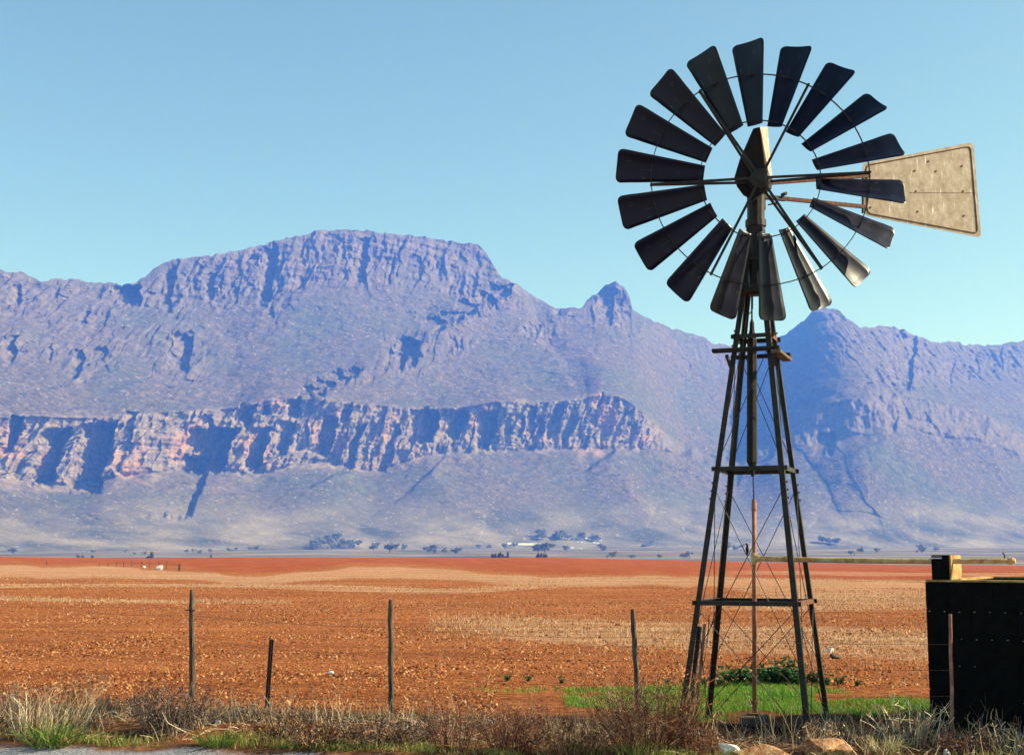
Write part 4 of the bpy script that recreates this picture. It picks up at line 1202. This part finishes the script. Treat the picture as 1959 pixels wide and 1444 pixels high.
build_verge_grass()

# ------------------------------------------------------------------ shrubs and tufts, one by one
def shrub(name, px, py, wpx, hpx, pal, label, cat='shrub', stems=90, twigs=6, thick=.0055, spread=0.75, bow=0.35, leaves=0, Y=None, group=None, lean=(0, 0), m='twig'):
    p = on_ground(px, py) if Y is None else Vector((P(px, py, Y).x, Y, gz(P(px, py, Y).x, Y)))
    k = p.y / 2622; W = wpx * k; Hh = hpx * k
    a = RNG.random(stems) * 6.283; rr = np.sqrt(RNG.random(stems)) * W * 0.30
    b = np.stack([np.cos(a) * rr, np.sin(a) * rr * .7, np.full(stems, -0.03)], -1)
    L = Hh * RNG.uniform(0.45, 1.05, stems)
    out_ = np.stack([np.cos(a), np.sin(a) * .7, np.zeros(stems)], -1) * (RNG.random(stems) * W * .34 * spread / .75)[:, None]
    t_ = b + out_ + np.stack([RNG.normal(size=stems) * W * .05 + lean[0] * L, RNG.normal(size=stems) * W * .05 + lean[1] * L, L], -1)
    bw = np.stack([RNG.normal(size=stems) * L * .12, RNG.normal(size=stems) * L * .12, np.abs(RNG.normal(size=stems)) * L * .10], -1) * bow / .35
    parts = [strips(b, t_, np.full(stems, thick * 1.2), bw, pick(pal, stems), 3, .4)]
    if twigs:
        n = stems * twigs; i = np.repeat(np.arange(stems), twigs); tt = RNG.uniform(.2, 1.0, n)[:, None]
        q = b[i] + (t_[i] - b[i]) * tt + bw[i] * 4 * tt * (1 - tt)
        l2 = Hh * RNG.uniform(.10, .34, n)
        dd = RNG.normal(size=(n, 3)); dd[:, 2] = np.abs(dd[:, 2]) * .8 + .15; dd /= np.linalg.norm(dd, axis=1, keepdims=True)
        e = q + dd * l2[:, None]
        parts.append(strips(q, e, np.full(n, thick * .8), RNG.normal(size=(n, 3)) * (l2 * .08)[:, None], pick(pal, n), 2, .4))
        if leaves:
            j = RNG.integers(0, n, leaves); s0 = q[j] + (e[j] - q[j]) * RNG.random((leaves, 1))
            dl = RNG.normal(size=(leaves, 3)); dl /= np.linalg.norm(dl, axis=1, keepdims=True)
            parts.append(strips(s0, s0 + dl * RNG.uniform(.014, .032, (leaves, 1)), np.full(leaves, .011), np.zeros((leaves, 3)), pick(pal, leaves), 1, .6))
    V, Q, C = merge(parts)
    o = link(name, np_mesh(name, V, quads=Q, tint=C), M[m], None, p)
    return tag(o, label, cat, group)
G1 = 'dead shrubs along the verge'
shrub('dry_shrub', 22, 1372, 150, 62, MAUVE, 'low mauve-brown dead shrub at the left edge behind the straw tufts', stems=90, leaves=500, group=G1)
shrub('dry_shrub', 225, 1368, 110, 40, MAUVE, 'low greyish dead shrub between straw tuft and first post', stems=80, leaves=400, group=G1)
shrub('dry_shrub', 325, 1400, 160, 86, MAUVE, 'dense rounded mauve-brown dead shrub in front of the first fence post', stems=170, twigs=7, leaves=1500, group=G1)
shrub('dry_shrub', 150, 1345, 60, 60, REDB, 'thin reddish wispy shrub behind the leaning straw tuft', stems=40, twigs=5, group=G1)
shrub('dry_shrub', 455, 1376, 110, 40, MAUVE + STRAW[:1], 'pale greyish scrubby shrub left of the iron standard', stems=90, leaves=400, group=G1)
shrub('dry_shrub', 535, 1408, 130, 44, BROWN, 'dark brown tangled shrub at the foot of the iron standard', stems=90, leaves=700, thick=.007, spread=1.0, group=G1)
shrub('dry_shrub', 620, 1428, 150, 54, BROWN, 'dark tangle of dead stems between the iron standard and second timber post', stems=90, leaves=900, thick=.008, bow=.9, spread=1.1, group=G1)
shrub('dry_shrub', 715, 1428, 140, 52, MAUVE + BROWN, 'brown tangle of arching dead stems in front of the second timber post', stems=90, leaves=800, thick=.008, bow=.9, spread=1.1, group=G1)
shrub('dry_shrub', 800, 1420, 110, 48, MAUVE, 'greyish dead shrub just right of the second timber post', stems=80, leaves=500, group=G1)
shrub('dry_shrub', 868, 1438, 120, 116, REDB, 'tall bare red-brown branching shrub between second and third timber posts', stems=40, twigs=9, thick=.007, group=G1)
shrub('dry_shrub', 985, 1440, 130, 92, REDB, 'dark rust-brown bristling shrub below the sparse green strip', stems=170, twigs=5, leaves=500, group=G1)
shrub('dry_shrub', 1092, 1442, 170, 62, BROWN, 'low dark brown shrub left of the big twiggy one', stems=110, leaves=900, group=G1)
shrub('dry_shrub', 1232, 1436, 220, 138, REDB + BROWN, 'biggest red-brown twiggy shrub around the third timber post', stems=230, twigs=8, leaves=900, group=G1)
shrub('dry_shrub', 1325, 1442, 110, 74, BROWN + REDB, 'brown twiggy shrub at the left foot of the tower', stems=90, leaves=400, group=G1)
shrub('dry_shrub', 1575, 1428, 100, 50, BROWN + STRAW[:2], 'straw-brown dry shrub at the right foot of the tower', stems=80, leaves=300, group=G1)
shrub('dry_shrub', 1745, 1424, 140, 84, MAUVE + STRAW, 'pale stick-like dead shrub at the left corner of the tank', stems=70, twigs=5, thick=.008, spread=1.0, group=G1)
shrub('dry_shrub', 1850, 1440, 130, 44, REDB + MAUVE, 'low reddish dead shrub in front of the tank', stems=80, leaves=500, group=G1)
shrub('dry_shrub', 1940, 1446, 110, 72, MAUVE + STRAW[:2], 'grey stick-like dead shrub at the right edge before the tank', stems=50, twigs=4, thick=.009, spread=1.1, group=G1)
G2 = 'dry grass tufts'
shrub('grass_tuft', 62, 1412, 110, 112, STRAW + BROWN[1:3] + MAUVE[1:2], 'tall pale straw tuft nearest the left edge', 'grass tuft', stems=120, twigs=0, thick=.006, bow=.5, spread=.8, group=G2, m='straw')
shrub('grass_tuft', 128, 1402, 110, 108, STRAW + BROWN[1:3], 'pale straw tuft leaning and arching to the right', 'grass tuft', stems=100, twigs=0, thick=.006, bow=.6, spread=.7, lean=(.35, 0), group=G2, m='straw')
shrub('grass_tuft', 100, 1425, 120, 52, GREEN, 'dark green leafy tuft at the foot of the straw tufts', 'grass tuft', stems=150, twigs=0, thick=.009, bow=.6, spread=1.0, group=G2, m='grass')
shrub('grass_tuft', 1600, 1415, 60, 66, STRAW, 'curling pale grass tuft beside the right tower foot', 'grass tuft', stems=36, twigs=0, thick=.006, bow=.9, spread=.7, group=G2, m='straw')
shrub('grass_tuft', 1215, 1400, 150, 96, STRAW, 'thin pale stalks rising through the biggest twiggy shrub', 'grass tuft', stems=40, twigs=0, thick=.005, bow=.4, group=G2, m='straw')
shrub('grass_tuft', 415, 1425, 90, 34, GREEN, 'green roadside tuft below the first fence post', 'grass tuft', stems=160, twigs=0, thick=.008, bow=.6, spread=1.0, group=G2, m='grass')
shrub('grass_tuft', 1690, 1440, 90, 40, YGRN + STRAW, 'yellowish grass tuft between the orange boulder and the tank', 'grass tuft', stems=160, twigs=0, thick=.007, bow=.6, spread=1.0, group=G2, m='grass')

# leafy weeds behind the tower
def weed_mesh(i):
    stems = 9; L = RNG.uniform(.12, .30, stems)
    a = RNG.random(stems) * 6.283
    b = np.zeros((stems, 3)); t_ = np.stack([np.cos(a) * L * .6, np.sin(a) * L * .6, L], -1)
    g = [(.030, .085, .022), (.045, .12, .030), (.07, .16, .045), (.018, .05, .016)]
    parts = [strips(b, t_, np.full(stems, .008), np.zeros((stems, 3)), pick(g, stems), 2, .5)]
    n = 130; j = RNG.integers(0, stems, n); tt = RNG.uniform(.15, 1, n)[:, None]
    q = b[j] + (t_[j] - b[j]) * tt; d = RNG.normal(size=(n, 3)); d[:, 2] *= .5; d /= np.linalg.norm(d, axis=1, keepdims=True)
    parts.append(strips(q, q + d * RNG.uniform(.04, .085, (n, 1)), RNG.uniform(.025, .045, n), np.tile([0, 0, .008], (n, 1)), pick(g, n), 2, .35))
    V, Q, C = merge(parts)
    return np_mesh('green_weed', V, quads=Q, tint=C)
wm = [weed_mesh(i) for i in range(4)]
spots = [(1380, 1312, .7), (1398, 1308, 1.0), (1415, 1310, 1.1), (1432, 1306, .8), (1449, 1312, .9), (1466, 1308, 1.0), (1480, 1311, 1.2), (1497, 1307, 1.1), (1513, 1309, 1.5), (1523, 1312, 1.2), (1538, 1310, .9), (1556, 1309, .8), (1580, 1311, .7), (1605, 1310, .6), (1345, 1312, .5), (1640, 1312, .4), (1310, 1312, .45), (1275, 1310, .4), (1010, 1304, .4), (970, 1303, .45), (1075, 1307, .4)]
for i, (x, y, s_) in enumerate(spots):
    o = link('green_weed', wm[i % 4], M['leaf'], None, on_ground(x, y)); o.scale = (s_ * 1.15, s_ * 1.15, s_)
    o.rotation_euler = (0, 0, random.random() * 6)
    where = 'in the sparse strip left of the third timber post' if x < 1100 else 'between third timber post and left tower legs' if x < 1360 else 'seen between left tower legs and standpipe' if x < 1443 else 'in the tallest clump between standpipe and right tower legs' if x < 1545 else 'to the right of the tower'
    tag(o, 'dark broad-leafed weed ' + where, 'weed', 'broad-leafed weeds behind the windpump')

# ------------------------------------------------------------------ far trees, farm buildings
bpy.context.view_layer.update()
DG = bpy.context.evaluated_depsgraph_get()
TERR = [bpy.data.objects['mountain'], bpy.data.objects['ground']]
def on_terrain(px, py):
    d = ray(px, py).normalized(); o = Vector((0, 0, EYE)); best = None
    for t in TERR:
        ok, loc, nrm, idx = t.ray_cast(o + d * 450, d)
        if ok and (best is None or (loc - o).length < (best - o).length): best = loc.copy()
    return best if best is not None else on_ground(px, py)

M['hazecrown'] = noisy('haze_paled_foliage', (0.15, 0.155, 0.125), (0.26, 0.26, 0.20), 0.6, 0.9, 0.1)  # crowns paled so distance haze is painted into the foliage
def crown_mesh(seed, flat=1.0):
    rg = np.random.default_rng(seed); parts = []
    lobes = rg.normal(size=(9, 3)) * np.array([.32, .32, .20 * flat]) + np.array([0, 0, .62])
    n = 700; j = rg.integers(0, 9, n); d = rg.normal(size=(n, 3)); d /= np.linalg.norm(d, axis=1, keepdims=True)
    c = lobes[j] + d * (rg.random((n, 1)) ** .4) * rg.uniform(.16, .26, (n, 1)) * np.array([1.0, 1.0, .8 * flat])
    e = rg.normal(size=(n, 3)); e /= np.linalg.norm(e, axis=1, keepdims=True)
    V, Q, C = strips(c, c + e * .10, np.full(n, .085), np.zeros((n, 3)), np.ones((n, 3)), 1, .7)
    me = np_mesh('crown', V, quads=Q); me.materials.append(M['crown']); return me
def trunk_mesh():
    mb = MB(); mb.tube([(0, 0, -.05), (.01, 0, .3), (.0, .01, .62)], [.035, .026, .014], 6)
    for a in range(4):
        t = a * 1.6; mb.tube([(.005, 0, .32 + .05 * a), (.2 * math.cos(t), .2 * math.sin(t), .6)], [.016, .006], 5)
    me = bpy.data.meshes.new('trunk'); me.from_pydata([tuple(v) for v in mb.v], [], mb.f); me.update(); me.materials.append(M['trunk']); return me
CROWNS = [crown_mesh(40 + i, (1.0, .8, 1.2, .9)[i]) for i in range(4)]; TRUNK = trunk_mesh()
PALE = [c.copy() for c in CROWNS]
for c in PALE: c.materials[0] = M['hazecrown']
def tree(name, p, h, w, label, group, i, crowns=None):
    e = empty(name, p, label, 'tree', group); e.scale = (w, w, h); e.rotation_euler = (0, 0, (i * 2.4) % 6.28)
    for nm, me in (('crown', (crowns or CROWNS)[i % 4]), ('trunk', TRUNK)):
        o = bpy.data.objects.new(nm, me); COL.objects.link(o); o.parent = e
crest_trees = [(288, 1058, 1150, 16, 'small dark spreading tree above the far left field crest'), (281, 1062, 1150, 9, 'dark bush beside the spreading tree on the far left crest'),
               (153, 1062, 1000, 13, 'low dark bushy tree on the crest at far left'), (176, 1065, 1000, 14, 'flat dark bush right of the bushy tree at far left'), (405, 1062.5, 1200, 9, 'tiny dark bush on the crest above the first fence post'), (519, 1064, 1200, 8, 'tiny dark bush on the crest above the iron standard'),
               (945, 1059, 1250, 10, 'thin flat-topped dark tree left of a round pair on the crest'), (958, 1058, 1250, 10, 'left round dark tree of the pair on the crest'), (970, 1057.5, 1250, 11, 'right round dark tree of the pair on the crest'),
               (1030, 1057, 1250, 11, 'taller dark round tree right of the crest pair'), (1042, 1059, 1250, 9, 'shorter dark round tree touching the taller one on the crest')]
for i, (x, y, Y, wpx, lab) in enumerate(crest_trees):
    top = P(x, y, Y); b = Vector((top.x, Y, gz(top.x, Y)))
    tree('crest_tree', b, (top.z - b.z) / 0.98, wpx * Y / 2622 / 0.95, lab, None, i)
CLUMPS = ((15, 1060, 6, 18, 2, 10, 16, 'in the clump at the far left edge'), (610, 1042, 8, 34, 6, 12, 20, 'in the high clump left of the big central grove'), (650, 1050, 14, 75, 5, 11, 19, 'in the big grove between iron standard and second timber post'),
          (720, 1056, 7, 60, 4, 12, 20, 'at the right end of the big grove above the second timber post'), (822, 1060, 4, 10, 2, 14, 18, 'in the narrow clump right of the second timber post'), (870, 1060, 7, 28, 2, 9, 14, 'in the low row left of the dark crest pair'),
          (1075, 1031, 10, 34, 5, 12, 18, 'in the high grove above and left of the white farmstead'), (1040, 1058, 5, 16, 2, 16, 24, 'in the tall clump behind the dark crest trees'), (1160, 1054, 8, 46, 4, 8, 13, 'in the loose row below the white farmstead'),
          (1135, 1036, 4, 16, 2, 10, 14, 'among the white farm buildings'), (1172, 1066, 2, 5, 1, 10, 13, 'standing by itself on the plain above the third timber post'), (1208, 1068, 2, 6, 1, 7, 9, 'small and low, directly above the third timber post'),
          (1300, 1067, 6, 26, 2, 8, 12, 'in the row just left of the tower'), (1380, 1052, 6, 30, 4, 9, 15, 'behind the left legs of the tower'), (1585, 1040, 8, 26, 4, 10, 15, 'in the clump just right of the tower'), (1790, 1056, 6, 30, 3, 8, 13, 'in the clump behind the tank pillar'),
          (1640, 1060, 5, 40, 3, 8, 12, 'in the thin row between tower and tank'), (470, 1056, 8, 60, 4, 6, 11, 'in the scattered row right of the first fence post'), (360, 1058, 6, 50, 3, 5, 9, 'in the scattered row behind the first fence post'), (230, 1060, 6, 50, 3, 5, 9, 'in the scattered row left of the first fence post'),
          (930, 1050, 6, 40, 4, 8, 12, 'in the belt above the dark crest pair'), (1240, 1045, 5, 40, 6, 6, 10, 'scattered right of the white farmstead'))
ti = 0
for (cx, cy, n, sx, sy, h0, h1, where) in CLUMPS:
    for _ in range(max(2, int(n * 0.7))):
        x, y, h = cx + random.gauss(0, .6) * sx, cy + random.uniform(-1, .6) * sy, random.uniform(h0, h1)
        p = on_terrain(x, y); k = p.y / 2622
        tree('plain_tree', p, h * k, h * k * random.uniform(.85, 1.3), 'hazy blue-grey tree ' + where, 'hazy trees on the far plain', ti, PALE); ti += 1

def house(px, py, wpx, hpx, label):
    p = on_terrain(px, py); k = p.y / 2622; w = wpx * k; h = hpx * k; d = w * .6
    r_ = empty('farmhouse', p, label, 'farmhouse', 'white farm buildings on the plain')
    MB().box(p + ez * (h * .3), Vector((w / 2, 0, 0)), Vector((0, d / 2, 0)), ez * h * .42).build('wall', M['whitewash'], r_)
    z = p.z + h * .72; e = .3
    vs = [(p.x - w / 2 - e, p.y - d / 2 - e, z), (p.x + w / 2 + e, p.y - d / 2 - e, z), (p.x + w / 2 + e, p.y + d / 2 + e, z), (p.x - w / 2 - e, p.y + d / 2 + e, z), (p.x - w / 2 - e, p.y, z + h * .4), (p.x + w / 2 + e, p.y, z + h * .4)]
    MB().add(vs, [(0, 1, 5, 4), (2, 3, 4, 5), (0, 4, 3), (1, 2, 5), (3, 2, 1, 0)]).build('roof', M['tinroof'], r_)
for x, y, w, h, lab in ((1098, 1033, 4, 3, 'tiny white farmhouse at upper left of the farmstead'), (1106, 1039, 3.5, 3.5, 'tiny white farmhouse in the middle left of the farmstead'), (1113, 1039, 3.5, 3, 'tiny white farmhouse beside its twin in the farmstead middle'), (1123, 1032, 7, 3, 'long white farm shed at the top of the farmstead'),
                        (1137, 1041, 5, 4, 'white farmhouse left of the pair at the right end'), (1144, 1042, 4.5, 4, 'white farmhouse right of the pair at the right end'), (1149, 1036, 5, 3, 'white farm building highest at the right end'), (1094, 1051, 7, 4, 'white farmhouse at lower left of the farmstead'), (1112, 1052, 4, 3.5, 'small white farmhouse at the lower middle of the farmstead')):
    house(x, y, w, h, lab)

def pale_strip():
    a = [on_terrain(x, y) for x, y in ((971, 1041.5), (1000, 1043), (1034, 1042.5), (1034, 1039.5), (1010, 1039.5), (971, 1039))]
    c = sum(a, Vector()) / len(a)
    mb = MB(); n = len(a)
    mb.add([p + ez * 1.2 for p in a] + [p - ez * 4 for p in a], [list(range(n)), list(range(2 * n - 1, n - 1, -1))] + [(i, i + n, (i + 1) % n + n, (i + 1) % n) for i in range(n)])
    tag(mb.build('pale_field', M['pale_earth'], None, origin=c), kind='structure')
pale_strip()
